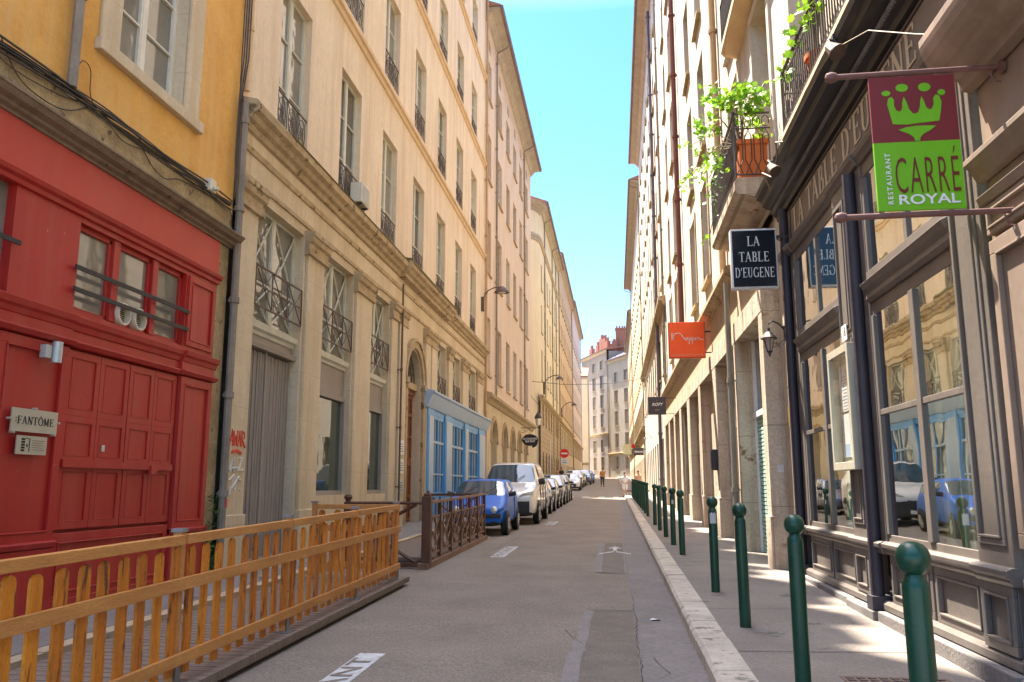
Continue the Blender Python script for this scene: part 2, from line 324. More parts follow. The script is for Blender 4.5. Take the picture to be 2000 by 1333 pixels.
def thing(name,loc,label,cat,group=None):
    o=bpy.data.objects.new(name,None); COL.objects.link(o); o.location=loc; o.empty_display_size=.2; return tag(o,label,cat,group)
def base_origin(o):          # put a single-mesh thing's origin at its base centre
    vs=[v.co for v in o.data.vertices]; c=Vector(((min(v.x for v in vs)+max(v.x for v in vs))/2,(min(v.y for v in vs)+max(v.y for v in vs))/2,min(v.z for v in vs)))
    o.data.transform(Matrix.Translation(-c)); o.location=o.location+c; return o
def solo(mb,name,mat,label,cat,group=None,smooth=False,bev=0):
    return base_origin(mb.obj(name,mat,None,smooth,bev,label=label,cat=cat,group=group))
def frame(o,r,u):
    r=Vector(r).normalized(); u=Vector(u).normalized(); n=r.cross(u); m=Matrix.Identity(4)
    for i in range(3): m[i][0]=r[i]; m[i][1]=u[i]; m[i][2]=n[i]; m[i][3]=o[i]
    return m
CAMF=((1,0,0),(0,0,1)); LF=((0,1,0),(0,0,1)); RF=((0,-1,0),(0,0,1))
def text(s,size,mat,o,fr,parent,sx=1.,name='lettering',align='CENTER',ext=.003,sp=1.,shear=0.,off=0.,fit=None):
    c=bpy.data.curves.new('t','FONT'); c.body=s; c.size=size; c.align_x=align; c.align_y='CENTER'; c.extrude=ext; c.space_character=sp; c.shear=shear; c.offset=off; c.resolution_u=3
    t=bpy.data.objects.new('t',c); COL.objects.link(t); bpy.context.view_layer.update()
    me=bpy.data.meshes.new_from_object(t.evaluated_get(bpy.context.evaluated_depsgraph_get())); bpy.data.objects.remove(t); bpy.data.curves.remove(c)
    if fit:
        xs=[v.co.x for v in me.vertices]; ys_=[v.co.y for v in me.vertices]; w_=max(xs)-min(xs); h_=max(ys_)-min(ys_)
        me.transform(Matrix.Diagonal((fit[0]/w_,fit[1]/h_,1,1))@Matrix.Translation((-(max(xs)+min(xs))/2,-(max(ys_)+min(ys_))/2,0))); sx=1
    me.materials.clear(); me.materials.append(M[mat]); me.transform(frame(o,*fr)@Matrix.Diagonal((sx,1,1,1))); me.name=name
    return link(name,me,parent)
# ---- a stroke alphabet with serifs
def serif(word,h,mat,o,fr,parent,adv=1.,name='lettering',ext=.006,total=None):
    T,t,sw=.135,.055,.10
    def gl(ch):
        S=[];W=.62
        def st(x0,y0,x1,y1,w): S.append(((x0,y0),(x1,y1),w,w))
        def arc(cx,cy,rx,ry,a0,a1,w0=T,w1=t,n=12):
            pp=[(cx+rx*math.cos(math.radians(a0+(a1-a0)*i/n)),cy+ry*math.sin(math.radians(a0+(a1-a0)*i/n)),abs(math.cos(math.radians(a0+(a1-a0)*i/n)))) for i in range(n+1)]
            for a,b in zip(pp,pp[1:]): S.append((a[:2],b[:2],w1+(w0-w1)*a[2],w1+(w0-w1)*b[2]))
        def ser(x,y,l=sw): st(x-l-T/2,y,x+l+T/2,y,.04)
        if ch=='L': st(.16,0,.16,1,T); ser(.16,1-.02); ser(.16,.02); st(.16,.025,.6,.025,t); st(.585,0,.6,.2,.04); W=.66
        elif ch=='A': st(.08,0,.36,1,t); st(.36,1,.64,0,T); st(.17,.36,.56,.36,t); ser(.08,.02,.05); ser(.64,.02,.03); W=.76
        elif ch=='T': st(.33,0,.33,1,T); st(.0,.975,.66,.975,t); st(.015,1,.015,.8,.04); st(.645,1,.645,.8,.04); ser(.33,.02); W=.7
        elif ch=='B': st(.16,0,.16,1,T); arc(.3,.745,.2,.24,-90,90); arc(.32,.26,.25,.25,-90,90); st(.05,.98,.32,.98,.04); st(.05,.02,.32,.02,.04); st(.16,.51,.32,.51,.04); W=.66
        elif ch=='D': st(.16,0,.16,1,T); arc(.3,.5,.36,.48,-90,90); st(.05,.98,.32,.98,.04); st(.05,.02,.32,.02,.04); W=.78
        elif ch in 'EF':
            st(.16,0,.16,1,T); st(.05,.975,.58,.975,t); st(.57,1,.57,.8,.04); st(.16,.51,.46,.51,t); st(.45,.6,.45,.42,.04)
            if ch=='E': st(.05,.025,.6,.025,t); st(.585,0,.6,.22,.04)
            else: ser(.16,.02)
            W=.66
        elif ch=='U': st(.16,.3,.16,1,T); st(.58,.3,.58,1,t); arc(.37,.3,.21,.28,180,360,T*.8); ser(.16,.98); ser(.58,.98,.05); W=.76
        elif ch=='G': arc(.42,.5,.34,.48,55,345); st(.72,.05,.72,.45,T*.8); ser(.72,.45,.05); st(.68,.75,.68,.98,.04); W=.82
        elif ch=='N': st(.12,0,.12,1,t); st(.12,1,.62,0,T); st(.62,0,.62,1,t); ser(.12,.02,.05); ser(.12,.98,.04); ser(.62,.98,.05); W=.76
        elif ch in 'OÔ':
            arc(.42,.5,.34,.48,0,360,T,t,22); W=.84
            if ch=='Ô': st(.3,1.06,.42,1.2,.05); st(.42,1.2,.54,1.06,.05)
        elif ch=='M': st(.12,0,.12,1,t); st(.12,1,.42,.1,T); st(.42,.1,.7,1,t); st(.7,0,.7,1,T); ser(.12,.02,.05); ser(.7,.02,.06); ser(.7,.98,.04); W=.9
        elif ch=="'": st(.06,.7,.1,1,T*.7); W=.2
        elif ch==':': st(.05,.25,.05,.37,T); st(.05,.62,.05,.74,T); W=.2
        else: W=.42
        return S,W
    mb=MB(); x=0; k=0; G=[]
    for ch in word:
        S,W=gl(ch); G.append((x,S)); x+=W*adv+.06
    sc=h if total is None else None; sx=h if total is None else total/x
    Mx=frame(o,*fr)
    for x0,S in G:
        for a,b,w0,w1 in S:
            d=Vector((b[0]-a[0],b[1]-a[1])); L=d.length
            if L<1e-6: continue
            n=Vector((-d.y,d.x))/L; k+=1; z=ext+.0002*(k%9)
            P4=[Vector(a)+n*w0/2,Vector(a)-n*w0/2,Vector(b)-n*w1/2,Vector(b)+n*w1/2]
            mb.ext([((p.x+x0-x/2)*sx,(p.y-.5)*h) for p in P4],lambda p:Mx@Vector((p[0],p[1],0)),lambda p:Mx@Vector((p[0],p[1],z)))
    return mb.obj(name,mat,parent)
# ---------------------------------------------------------------- facades
class Fac:
    def __init__(s,o,U,N): s.o=o; s.U=U; s.N=N; s.ang=math.atan2(N[0],-N[1])
    def T(s,p): return (s.o[0]+p[0]*s.U[0]+p[1]*s.N[0], s.o[1]+p[0]*s.U[1]+p[1]*s.N[1], p[2])
LW=Fac((-6.4,0),(0,1),(1,0)); RW=Fac((2.75,0),(0,1),(-1,0))
def wall(mb,u0,u1,z0,z1,ops,dep=.35,d=0.,rev=None):
    rv=rev or mb
    us=sorted({u0,u1,*[o[0] for o in ops],*[o[1] for o in ops]}); zs=sorted({z0,z1,*[o[2] for o in ops],*[o[3] for o in ops]})
    us=[u for u in us if u0<=u<=u1]; zs=[z for z in zs if z0<=z<=z1]
    for i in range(len(us)-1):
        j=0
        while j<len(zs)-1:
            um=(us[i]+us[i+1])/2; free=lambda j:not any(o[0]<um<o[1] and o[2]<(zs[j]+zs[j+1])/2<o[3] for o in ops)
            if free(j):
                k=j
                while k+1<len(zs)-1 and free(k+1): k+=1
                mb.q((us[i],d,zs[j]),(us[i+1],d,zs[j]),(us[i+1],d,zs[k+1]),(us[i],d,zs[k+1])); j=k+1
            else: j+=1
    for o in ops:
        a,b,c,e=o[:4]; arch=len(o)>4 and o[4]; dp=o[5] if len(o)>5 else dep
        if not arch: top=[(a,e),(b,e)]
        else:
            r=(b-a)/2; rz=r if arch is True else arch; sp=e-rz; n=12; top=[(a+r-r*math.cos(math.pi*k/n),sp+rz*math.sin(math.pi*k/n)) for k in range(n+1)]
            for k in range(n):
                p,q=top[k],top[k+1]; cx=a if k<n/2 else b
                mb.q((cx,d,e),(p[0],d,p[1]),(q[0],d,q[1]))
        for p,q in zip([(a,c)]+top,top+[(b,c)]): rv.q((p[0],d,p[1]),(q[0],d,q[1]),(q[0],d-dp,q[1]),(p[0],d-dp,p[1]))
        rv.q((a,d,c),(b,d,c),(b,d-dp,c),(a,d-dp,c))
PR={}
def win_proto(w,h,rows=3,mat='win_frame',glass='glass',guard=False,style='case',arch=0,dep=.35):
    key=(w,h,rows,mat,glass,guard,style,arch,dep)
    if key in PR: return PR[key]
    f=MB(); t=.055; x=w/2
    f.box(-x,-x+t,-.03,.03,0,h); f.box(x-t,x,-.03,.03,0,h); f.box(-x+t,x-t,-.03,.03,0,t*1.3); f.box(-x+t,x-t,-.03,.03,h-t,h)
    if style in('case','X'):
        f.box(-.05,.05,-.045,.03,t*1.3,h-t)
        for s in(-1,1):
            a,b=(.05,x-t) if s>0 else (-x+t,-.05)
            f.box(a,a+.035,-.035,.02,t*1.3,h-t); f.box(b-.035,b,-.035,.02,t*1.3,h-t)
            for k in range(1,rows):
                z=h*k/rows; f.box(a+.035,b-.035,-.028,.02,z-.014,z+.014)
            if style=='X':
                zz=[t*1.3,h*.36,h-t]
                for z0,z1 in zip(zz,zz[1:]):
                    for p,q in(((a,z0),(b,z1)),((a,z1),(b,z0))): f.tube([(p[0],-.02,p[1]),(q[0],-.022 if p[1]<q[1] else -.03,q[1])],.02,4)
                f.box(a+.035,b-.035,-.03,.02,h*.36-.02,h*.36+.02)
    if style=='shut':
        for k in range(int(h/.06)): f.box(-x+t,x-t,-.02,.0,k*.06+.07,k*.06+.1)
    if style=='dark':
        f.box(-.03,.03,-.03,.02,t,h-t); f.box(-x+t,x-t,-.03,.02,h*.7-.02,h*.7+.02)
    p=MB(); p.q((-x+.02,.012,.02),(x-.02,.012,.02),(x-.02,.012,h-.02),(-x+.02,.012,h-.02))
    g=None
    if guard:
        gm=MB(); y=-dep+.03; H=.82 if guard!='low' else .5; X=x-.01
        for z in(.06,H): gm.box(-X,X,y-.014,y+.014,z-.014,z+.014)
        n=3 if w>1.2 else 2; ww=2*X/n
        for k in range(n):
            a=-X+k*ww; b=a+ww; c=(a+b)/2
            gm.tube([(a,y,.06),(b,y,H)],.009,4); gm.tube([(a,y,H),(b,y,.06)],.009,4)
            gm.tube([(c+ww*.36*math.cos(v*math.pi/6),y,.06+(H-.06)/2+(H-.06)*.40*math.sin(v*math.pi/6)) for v in range(13)],.009,4)
            gm.tube([(c+ww*.15*math.cos(v*math.pi/4),y,.06+(H-.06)/2+(H-.06)*.17*math.sin(v*math.pi/4)) for v in range(9)],.009,4)
            gm.box(a-.008,a+.008,y-.008,y+.008,.06,H)
        g=gm.mesh('guard','iron_rust')
    PR[key]=(f.mesh('window',mat),p.mesh('pane',glass),g); return PR[key]
def place(root,pr,F,u,z,dep=.35,name='window'):
    o=bpy.data.objects.new(name,pr[0]); COL.objects.link(o); o.parent=root; o.location=Vector(F.T((u,-dep,z)))-wl(root); o.rotation_euler=(0,0,F.ang)
    q=bpy.data.objects.new('pane',pr[1]); COL.objects.link(q); q.parent=o
    if pr[2]: q=bpy.data.objects.new('guard',pr[2]); COL.objects.link(q); q.parent=o
    return o
def downpipe(root,F,u,z0,z1,mat='pipe_grey',r=.055,d=.10,hook=0.,step=2.6):
    mb=MB(F.T); pts=[(u,d,z0),(u,d,z1)]
    if hook: pts+=[(u,d+.06,z1+.2),(u,hook-.1,z1+.42),(u,hook,z1+.55)]
    mb.tube(pts,r,8)
    z=z0+1.2
    while z<z1: mb.lathe([(r*1.35,-.05),(r*1.35,.05)],(u,d,z),8); mb.box(u-.015,u+.015,-.01,d,z-.015,z+.015); z+=step
    return mb.obj('downpipe',mat,root,smooth=True)
def roof(root,F,u0,u1,z,over=.8,mat='tiles',rise=2.6,back=-6.,gut='gutter_brown',seed=1,chim=2):
    s=MB(F.T); s.prof([(.002,z-.55),(.12,z-.5),(.16,z-.38),(.3,z-.30),(.3,z-.2),(over-.06,z-.14),(over-.06,z-.02),(.002,z-.02)],u0,u1); s.obj('eaves','soffit',root)
    g=MB(F.T); g.prof([(over-.05,z-.16),(over+.09,z-.13),(over+.12,z+.03),(over-.05,z+.03)],u0-.05,u1+.05); g.obj('gutter',gut,root)
    r=MB(F.T); r.prof([(over-.02,z),(over-.02,z+.08),(back,z+rise),(back,z+rise-.2),(-.4,z)],u0-.08,u1+.08)
    n=int((u1-u0)/.28)
    for k in range(n):
        u=u0+(k+.5)*(u1-u0)/n; r.prof([(over+.02,z+.07),(over+.02,z+.13),(back,z+rise+.06),(back,z+rise)],u-.07,u+.07)
    rf=r.obj('roof',mat,root); rr=random.Random(seed)
    for k in range(chim):
        u=u0+(u1-u0)*(k+.35+.3*rr.random())/chim; d=-2.-2*rr.random(); zz=z+rise*(over-d)/(over-back)
        c=MB(F.T); c.box(u-.7,u+.7,d-.3,d+.3,zz-.4,zz+1.7); c.box(u-.76,u+.76,d-.36,d+.36,zz+1.7,zz+1.82)
        for j in(-.45,0,.45): c.lathe([(.11,0),(.1,.35),(.13,.4)],(u+j,d,zz+1.82),8)
        c.obj('chimney','brick_red',rf)
def body(root,F,u0,u1,z0,z1,mat,dep=-.55,back=-9.):
    b=MB(F.T); b.box(u0+.01,u1-.01,back,dep,z0,z1); return b.obj('building_body',mat,root)
def sill(mb,u0,u1,z,o=.09,t=.09): mb.box(u0-.06,u1+.06,-.34,o,z-t,z)
def base_root(name,F,u,label,cat='building',group=None):
    p=F.T((u,0,gz(u) if F in (LW,RW) else 3)); return thing(name,p,label,cat,group)
# ================================================================ setting
def strip(mb,x0,x1,y0,y1,h,zb=-.3,step=2.):
    n=max(1,int((y1-y0)/step)); ys=[y0+(y1-y0)*k/n for k in range(n+1)]
    if y0<62<y1: ys=sorted(ys+[62.])
    if y0<80<y1: ys=sorted(ys+[80.])
    fx=lambda x,y: x(y) if callable(x) else x
    for a,b in zip(ys,ys[1:]):
        p=[(fx(x0,a),a),(fx(x1,a),a),(fx(x1,b),b),(fx(x0,b),b)]
        mb.q(*[(x,y,gz(y)+h) for x,y in p])
        if zb is not None:
            mb.q((p[0][0],a,gz(a)+h),(p[0][0],a,gz(a)+h+zb),(p[3][0],b,gz(b)+h+zb),(p[3][0],b,gz(b)+h))
            mb.q((p[1][0],a,gz(a)+h),(p[1][0],a,gz(a)+h+zb),(p[2][0],b,gz(b)+h+zb),(p[2][0],b,gz(b)+h))
    if zb is not None:
        for y in(y0,y1): mb.q((fx(x0,y),y,gz(y)+h),(fx(x1,y),y,gz(y)+h),(fx(x1,y),y,gz(y)+h+zb),(fx(x0,y),y,gz(y)+h+zb))
KX=lambda y:.72-.0022*y
KX2=lambda y:KX(y)+.29
P('tan_kerb',(.50,.38,.24),(.4,.3,.19),scale=2,rough=.85,bump=.3,bs=40)
g=MB(); ys=[-60,-20,0]+list(range(4,80,2))+list(range(80,200,10))+[260,400,700]
for a,b in zip(ys,ys[1:]): g.q((-500,a,gz(min(a,200))),(500,a,gz(min(a,200))),(500,b,gz(min(b,200))),(-500,b,gz(min(b,200))))
g.obj('road','asphalt',kind='structure')
m=MB(); strip(m,KX2,4.5,-6,63.5,.13); strip(m,KX2,4.5,70.5,178,.13); m.obj('pavement','pavement',kind='structure')
m=MB(); strip(m,-8,-5.08,-6,63.8,.12); strip(m,-8,-5.08,71.5,176,.12); m.obj('pavement','pavement',kind='structure')
k=MB()
def kerb(y,y1,x0,x1,h):
    while y<y1:
        L=.9+rnd.random()*.6; j=(rnd.random()-.5)*.012; e=(rnd.random()-.5)*.012; b=y+L-.02
        k.ext([(x0(y)+j,gz(y)-.2),(x0(y)+j+.004,gz(y)+h-.03+e),(x0(y)+j+.035,gz(y)+h+e),(x1(y)+j,gz(y)+h+.004+e),(x1(y)+j,gz(y)-.2)],lambda p:(p[0],y,p[1]),lambda p:(p[0]+x0(b)-x0(y),b,p[1]+gz(b)-gz(y))); y+=L
kerb(-4,63.5,KX,KX2,.137); kerb(70.5,176,KX,KX2,.137); k.obj('kerb','kerbstone',kind='structure')
k=MB(); kerb(-4,63.8,lambda y:-5.08,lambda y:-4.86,.125); k.obj('kerb','tan_kerb',kind='structure')
m=MB(); strip(m,lambda y:.17,lambda y:KX(y)+.01,-4,63.4,.004,None,step=1); m.obj('road_gutter','gutter',kind='structure')
m=MB(); strip(m,-.34,.165,4.,10.5,.004,None); strip(m,-.28,.165,14.35,20.6,.004,None); m.obj('road_patch','asphalt_patch',kind='structure')
m=MB()
def wavy(x0,y0,x1,y1,w,n=12):
    pts=[(x0+(x1-x0)*i/n,y0+(y1-y0)*i/n) for i in range(n+1)]; d=Vector((x1-x0,y1-y0)).normalized(); nn=Vector((-d.y,d.x))
    L=[Vector(p)+nn*(w/2+.012*rnd.uniform(-1,1)+.02*rnd.uniform(-1,1)) for p in pts]; R=[Vector(p)-nn*(w/2+.015*rnd.uniform(-1,1)) for p in pts]
    for i in range(n): m.q(*[(q.x,q.y,gz(q.y)+.008) for q in(L[i],R[i],R[i+1],L[i+1])])
wavy(-.43,2,-.40,8.1,.13); wavy(-.37,8.1,-.36,10.4,.12); wavy(-.32,14.4,-.38,20.6,.12); wavy(-.3,10.55,.17,10.5,.05,5); wavy(-.26,14.4,.17,14.25,.04,5); wavy(.13,14.3,.17,32,.035,20)
m.obj('road_patch','bitumen',kind='structure')
def crack(pts,w=.007,h=.0085):
    P_=[]
    for (x0,y0),(x1,y1) in zip(pts,pts[1:]):
        n=max(2,int(math.hypot(x1-x0,y1-y0)/.12))
        P_+=[(x0+(x1-x0)*i/n+rnd.uniform(-.02,.02),y0+(y1-y0)*i/n+rnd.uniform(-.03,.03)) for i in range(n)]
    for (x0,y0),(x1,y1) in zip(P_,P_[1:]):
        d=Vector((x1-x0,y1-y0)); d=d.normalized() if d.length else Vector((1,0)); nx,ny=-d.y*w/2*rnd.uniform(.5,1.3),d.x*w/2*rnd.uniform(.5,1.3)
        m.q(*[(x,y,gz(y)+h) for x,y in((x0-nx,y0-ny),(x0+nx,y0+ny),(x1+nx,y1+ny),(x1-nx,y1-ny))])
m=MB(); crack([(.17,11.2),(.68,10.75)]); crack([(.17,14.2),(.67,13.6)]); crack([(.18,5),(.19,12)],.008); crack([(-.4,12.7),(-1.6,12.4),(-2.9,12.9)]); crack([(.3,7.9),(.42,7.3),(.24,7.0)]); crack([(-2.7,15),(-1.4,15.3),(-.3,14.9)]); crack([(-2.7,17),(-2.5,23)],.01); crack([(-.35,8.4),(-.6,9.3)])
m.obj('road_crack','crack',kind='structure')
m=MB()
for y in(7.6,9.9,12.5,15.5,18.6,22): 
    for (x0,x1) in((1.,2.6),):
        q=y
        m.q(*[(x,yy,gz(yy)+.135) for x,yy in((x0,q),(x1,q+.12),(x1,q+.135),(x0,q+.015))])
m.obj('pavement_joint','crack',kind='structure')
# painted parking strips with lettering, crossing
for y0,y1,x0,x1 in((5.35,7.8,-2.36,-2.12),(16.8,19.3,-2.5,-2.22),(27.4,29.6,-2.3,-2.0)):
    m=MB(); m.q((x0,y0,gz(y0)+.004),(x1,y0,gz(y0)+.004),(x1,y1,gz(y1)+.004),(x0,y1,gz(y1)+.004)); mk=m.obj('road_marking','paint_white',kind='structure')
    t=text('PAYANT',.27*(x1-x0)/.25,'asphalt',((x0+x1)/2,(y0+y1)/2,gz((y0+y1)/2)+.008),((0,1,.014),(-1,0,0)),None,sx=1.95,ext=.0,sp=1.08,off=.004); t.parent=mk
m=MB()
for x in(-4.6,-3.5,-2.4,-1.3,-.2): m.q((x,59.3,gz(59.3)+.004),(x+.5,59.3,gz(59.3)+.004),(x+.5,61.9,gz(61.9)+.004),(x,61.9,gz(61.9)+.004))
m.obj('road_marking','paint_white',kind='structure')
m=MB(); bx,by=-.05,17.2          # painted cyclist-like arrow and chevrons on the right of the lane
def flat(pts): m.q(*[(bx+x,by+y,gz(by+y)+.0125) for x,y in pts])
flat([(-.04,1.2),(.04,1.2),(.04,1.75),(-.04,1.75)]); flat([(-.16,1.7),(.16,1.7),(0,2.2)])
for s in(-1,1): flat([(s*.02,1.05),(s*.32,.55),(s*.32,.38),(s*.02,.85)])
m.obj('road_marking','paint_white',kind='structure')
m=MB(); cx,cy=2.0,6.55
m.box(cx-.38,cx+.38,cy-.25,cy+.25,gz(cy)+.10,gz(cy)+.138)
for i in range(9):
    for j in range(6): m.box(cx-.35+i*.08,cx-.30+i*.08,cy-.22+j*.075,cy-.175+j*.075,gz(cy)+.138,gz(cy)+.146)
solo(m,'manhole_cover','iron_rust','cast iron chequered cover set in the right pavement near the closest bollard','manhole cover')
m=MB(); cx,cy=-5.9,6.6; m.box(cx-.3,cx+.3,cy-.35,cy+.35,gz(cy)+.09,gz(cy)+.128)
for i in range(7):
    for j in range(8): m.box(cx-.27+i*.08,cx-.22+i*.08,cy-.32+j*.08,cy-.27+j*.08,gz(cy)+.128,gz(cy)+.134)
solo(m,'manhole_cover','iron_rust','cast iron cover in the left pavement seen through the orange fence','manhole cover')
# ================================================================ LEFT: ochre building with the red shopfront
R=base_root('ochre_building',LW,8,'ochre rendered building with a red wooden shopfront on its ground floor')
T=LW.T
mb=MB(T); rv=MB(T); wall(mb,1,12.97,6.22,17,[(9.45,11.15,7.3,10.4)],.24,0,rv); wall(mb,1,12.97,0,3.2,[],0,-.35); mb.obj('wall','ochre',R)
rv.box(9.05,9.45,.003,.05,7.1,10.8); rv.box(11.15,11.58,.003,.05,7.1,10.8); rv.box(9.0,11.66,-.3,.10,7.05,7.22); rv.box(9.45,11.15,.003,.05,10.4,10.8); rv.obj('window_surround','stone_warm',R,bev=.01)
place(R,win_proto(1.7,3.1,4,'win_white','glass',False),LW,10.3,7.3,.22)
body(R,LW,1,13.3,-1,17,'ochre')
mb=MB(T); mb.prof([(-.06,5.8),(.03,5.82),(.02,6.0),(.04,6.18),(.0,6.26),(-.06,6.26)],1,12.9); mb.obj('stone_band','old_stone',R)
mb=MB(T); mb.prof([(-.06,5.58),(.03,5.58),(.035,5.61),(.09,5.63),(.10,5.665),(.18,5.69),(.22,5.74),(.24,5.75),(.24,5.775),(.03,5.80),(-.06,5.80)],1,13.02); mb.obj('cornice','iron_rust',R).data.materials[0]=P('cornice_wood',(.25,.19,.13),(.16,.12,.08),scale=4,rough=.8,bump=.4,bs=30,dirt=((.07,.05,.04),5,.62),rvar=.15)
mb=MB(T); mb.box(12.62,12.97,-.2,-.02,0,5.8); mb.obj('stone_pier','old_stone',R)
mb=MB(T); wall(mb,1,12.62,4.95,5.6,[],0,.0); mb.obj('fascia','red_fascia',R)
mb=MB(T); S=mb.prof
wall(mb,1,12.6,3.6,4.95,[(9.09,11.66,3.70,4.80),(5.2,7.97,3.67,4.88)],.22,-.02)
S([(-.05,4.86),(.02,4.87),(.03,4.92),(.07,4.95),(.09,5.0),(.02,5.02),(-.05,5.02)],1,12.64)
S([(-.03,3.44),(.04,3.46),(.06,3.52),(.09,3.55),(.11,3.62),(-.03,3.64)],1,9.05); S([(-.06,3.44),(.0,3.46),(.02,3.52),(.05,3.55),(.07,3.62),(-.06,3.64)],9.05,11.62); S([(-.03,3.44),(.04,3.46),(.06,3.52),(.09,3.55),(.11,3.62),(-.03,3.64)],11.62,12.66)
for a,b,d in((1,9.05,.03),(9.05,11.62,-.02),(11.62,12.62,.03)): mb.box(a,b,-.2,d,3.30,3.46)
for a,b,d in((1,9.07,.06),(9.07,11.6,.02),(11.6,12.66,.06)): S([(d-.1,3.25),(d,3.26),(d+.03,3.31),(d+.03,3.33),(d-.1,3.33)],a,b)
def panel(mb,a,b,c,e,d,w=.09,dp=.03,t=.02):     # framed panel: four rails proud of a recessed field
    mb.box(a,b,d-.2,d-dp,c,e)
    for p in((a,b,c,c+w),(a,b,e-w,e),(a,a+w,c+w,e-w),(b-w,b,c+w,e-w)): mb.box(p[0],p[1],d-dp,d,p[2],p[3])
    a+=w;b-=w;c+=w;e-=w
    for p in((a,b,c,c+t),(a,b,e-t,e),(a,a+t,c+t,e-t),(b-t,b,c+t,e-t)): mb.box(p[0],p[1],d-dp,d+min(.012,t*.6),p[2],p[3])
panel(mb,7.9,9.04,1.0,3.24,.02,.11); panel(mb,11.64,12.6,1.0,3.24,.02,.11); panel(mb,1.5,7.85,.9,3.24,-.06,.12)
for a,b in((7.86,9.06),(11.62,12.64)): mb.box(a,b,-.2,.03,.1,.93); S([(0,.93),(.05,.94),(.07,1.0),(.0,1.02)],a,b)
panel(mb,9.08,11.6,.30,1.08,-.02,.10); mb.box(9.06,11.62,-.2,.0,.05,.33); mb.box(9.0,11.7,-.3,-.1,.2,3.3); panel(mb,1.5,7.84,.3,.86,-.02,.1)
panel(mb,11.72,12.55,3.72,4.80,.012,.08,.02)
for u in(9.92,10.86): mb.box(u-.07,u+.07,-.2,-.05,3.72,4.8)
for a,b in((9.09,9.85),(9.99,10.79),(10.93,11.66)):
    for p in((a,a+.06,3.74,4.78),(b-.06,b,3.74,4.78),(a,b,3.70,3.77),(a,b,4.73,4.80)): mb.box(p[0],p[1],-.16,-.09,p[2],p[3])
mb.obj('shopfront','red_paint',R,bev=.006)
mb=MB(T); mb.q((9.1,-.13,3.7),(11.66,-.13,3.7),(11.66,-.13,4.8),(9.1,-.13,4.8)); mb.q((5.2,-.13,3.7),(7.97,-.13,3.7),(7.97,-.13,4.88),(5.2,-.13,4.88)); mb.obj('shop_window','glass',R)
mb=MB(T)
for z in(3.95,4.22): mb.box(9.0,11.72,.015,.035,z-.028,z+.028)
mb.box(7.0,8.05,.015,.035,4.2,4.25); mb.obj('window_bar','plastic',R)
for u in(10.12,10.5):
    mb=MB(T); mb.lathe([(.16,-.12),(.16,-.02),(.145,-.0),(.12,-.0),(.12,-.10)],(u,0,3.86),20,'y'); v=mb.obj('air_vent','ac_white',R,smooth=True)
    mb=MB(T); mb.lathe([(.12,-.09),(.0,-.09)],(u,0,3.86),16,'y'); mb.obj('vent_grille','plastic',v)
    mb=MB(T)
    for k in range(-4,5): mb.box(u-math.sqrt(.0145-(k*.026)**2),u+math.sqrt(.0145-(k*.026)**2),-.07,-.06,3.86+k*.026-.004,3.86+k*.026+.004)
    mb.obj('vent_slats','ac_white',v)
def shutter(a,b):
    mb=MB(T); panel(mb,a,b,2.45,3.23,-.03,.085,.012,.008); panel(mb,a,b,1.90,2.45,-.031,.075,.012,.008); panel(mb,a,b,1.12,1.88,-.03,.09,.012,.008); return mb.obj('shutter','red_paint',R,bev=.004)
for a,b in((9.09,9.74),(9.75,10.38),(10.40,11.0),(11.01,11.6)): shutter(a,b)
mb=MB(T); mb.box(9.1,11.55,-.02,.02,1.84,1.93); mb.box(10.95,11.1,-.0,.05,1.78,1.9); mb.obj('locking_bar','red_paint',R)
downpipe(R,LW,8.52,6.28,17,'pipe_grey',.06,.10)
mb=MB(T)
for k in range(13):
    z=6.20+.007*k; ph=rnd.random()*6; a1=.02+.035*rnd.random(); a2=.02*rnd.random()
    mb.tube([(u*.25,.05+.02*(k%4),z+a1*math.sin(u*.31+ph)+a2*math.sin(u*.9+2*ph)+.04*math.sin(u*.17)) for u in range(8,52)],.006+.004*(k%3),5)
mb.tube(smooth([(8.6,.05,6.4),(8.72,.05,6.72),(8.9,.05,6.7),(8.95,.04,6.4),(9.1,.05,6.25)]),.007,4); mb.tube(smooth([(7.4,.06,6.3),(7.7,.06,6.0),(8.1,.06,5.93),(8.5,.07,5.98),(8.9,.06,6.2)]),.008,4); mb.tube(smooth([(7.0,.06,6.25),(7.5,.06,6.05),(8.3,.06,6.1),(8.9,.06,6.25)]),.007,4); mb.tube(smooth([(9.2,.06,6.25),(9.6,.08,6.08),(10.1,.06,6.16),(10.5,.06,6.28)]),.007,4); mb.tube(smooth([(10,.06,6.3),(10.3,.06,6.06),(10.7,.06,5.97),(11.2,.06,6.12),(12.5,.06,6.2),(12.8,.07,6.1),(12.83,.07,5.7)]),.008,4)
solo(mb,'cable_bundle','cable','bundle of loose dark cables running along the stone band above the red shopfront','cables')
mb=MB(T)
for k in range(3): mb.tube([(12.88+.02*k,.10+.03*k,12),(12.86+.03*k,.1+.03*k,9),(12.80+.04*k,.09,8.2),(12.76+.05*k,.1,7.2),(12.82,.1,6.4)],.012,5)
solo(mb,'cable_bundle','cable','dark cables hanging beside the drainpipe at the corner of the ochre building','cables')
mb=MB(T); mb.box(11.86,12.06,.04,.16,6.22,6.42); mb.box(11.9,11.98,.0,.05,6.25,6.35); mb.lathe([(.05,0),(.06,.05)],(11.97,.2,6.24),8); solo(mb,'sensor_box','ac_white','small beige detector box on the ochre wall above the red cornice','detector',bev=.01)
t=thing('wall_lamp',T((8.65,0,3.0)),'small brushed metal up and down lamp on the red panel above the FANTÔME plaque','wall lamp')
mb=MB(T); mb.box(8.52,8.62,.02,.10,3.04,3.19); mb.obj('mounting_box','alu',t,bev=.005)
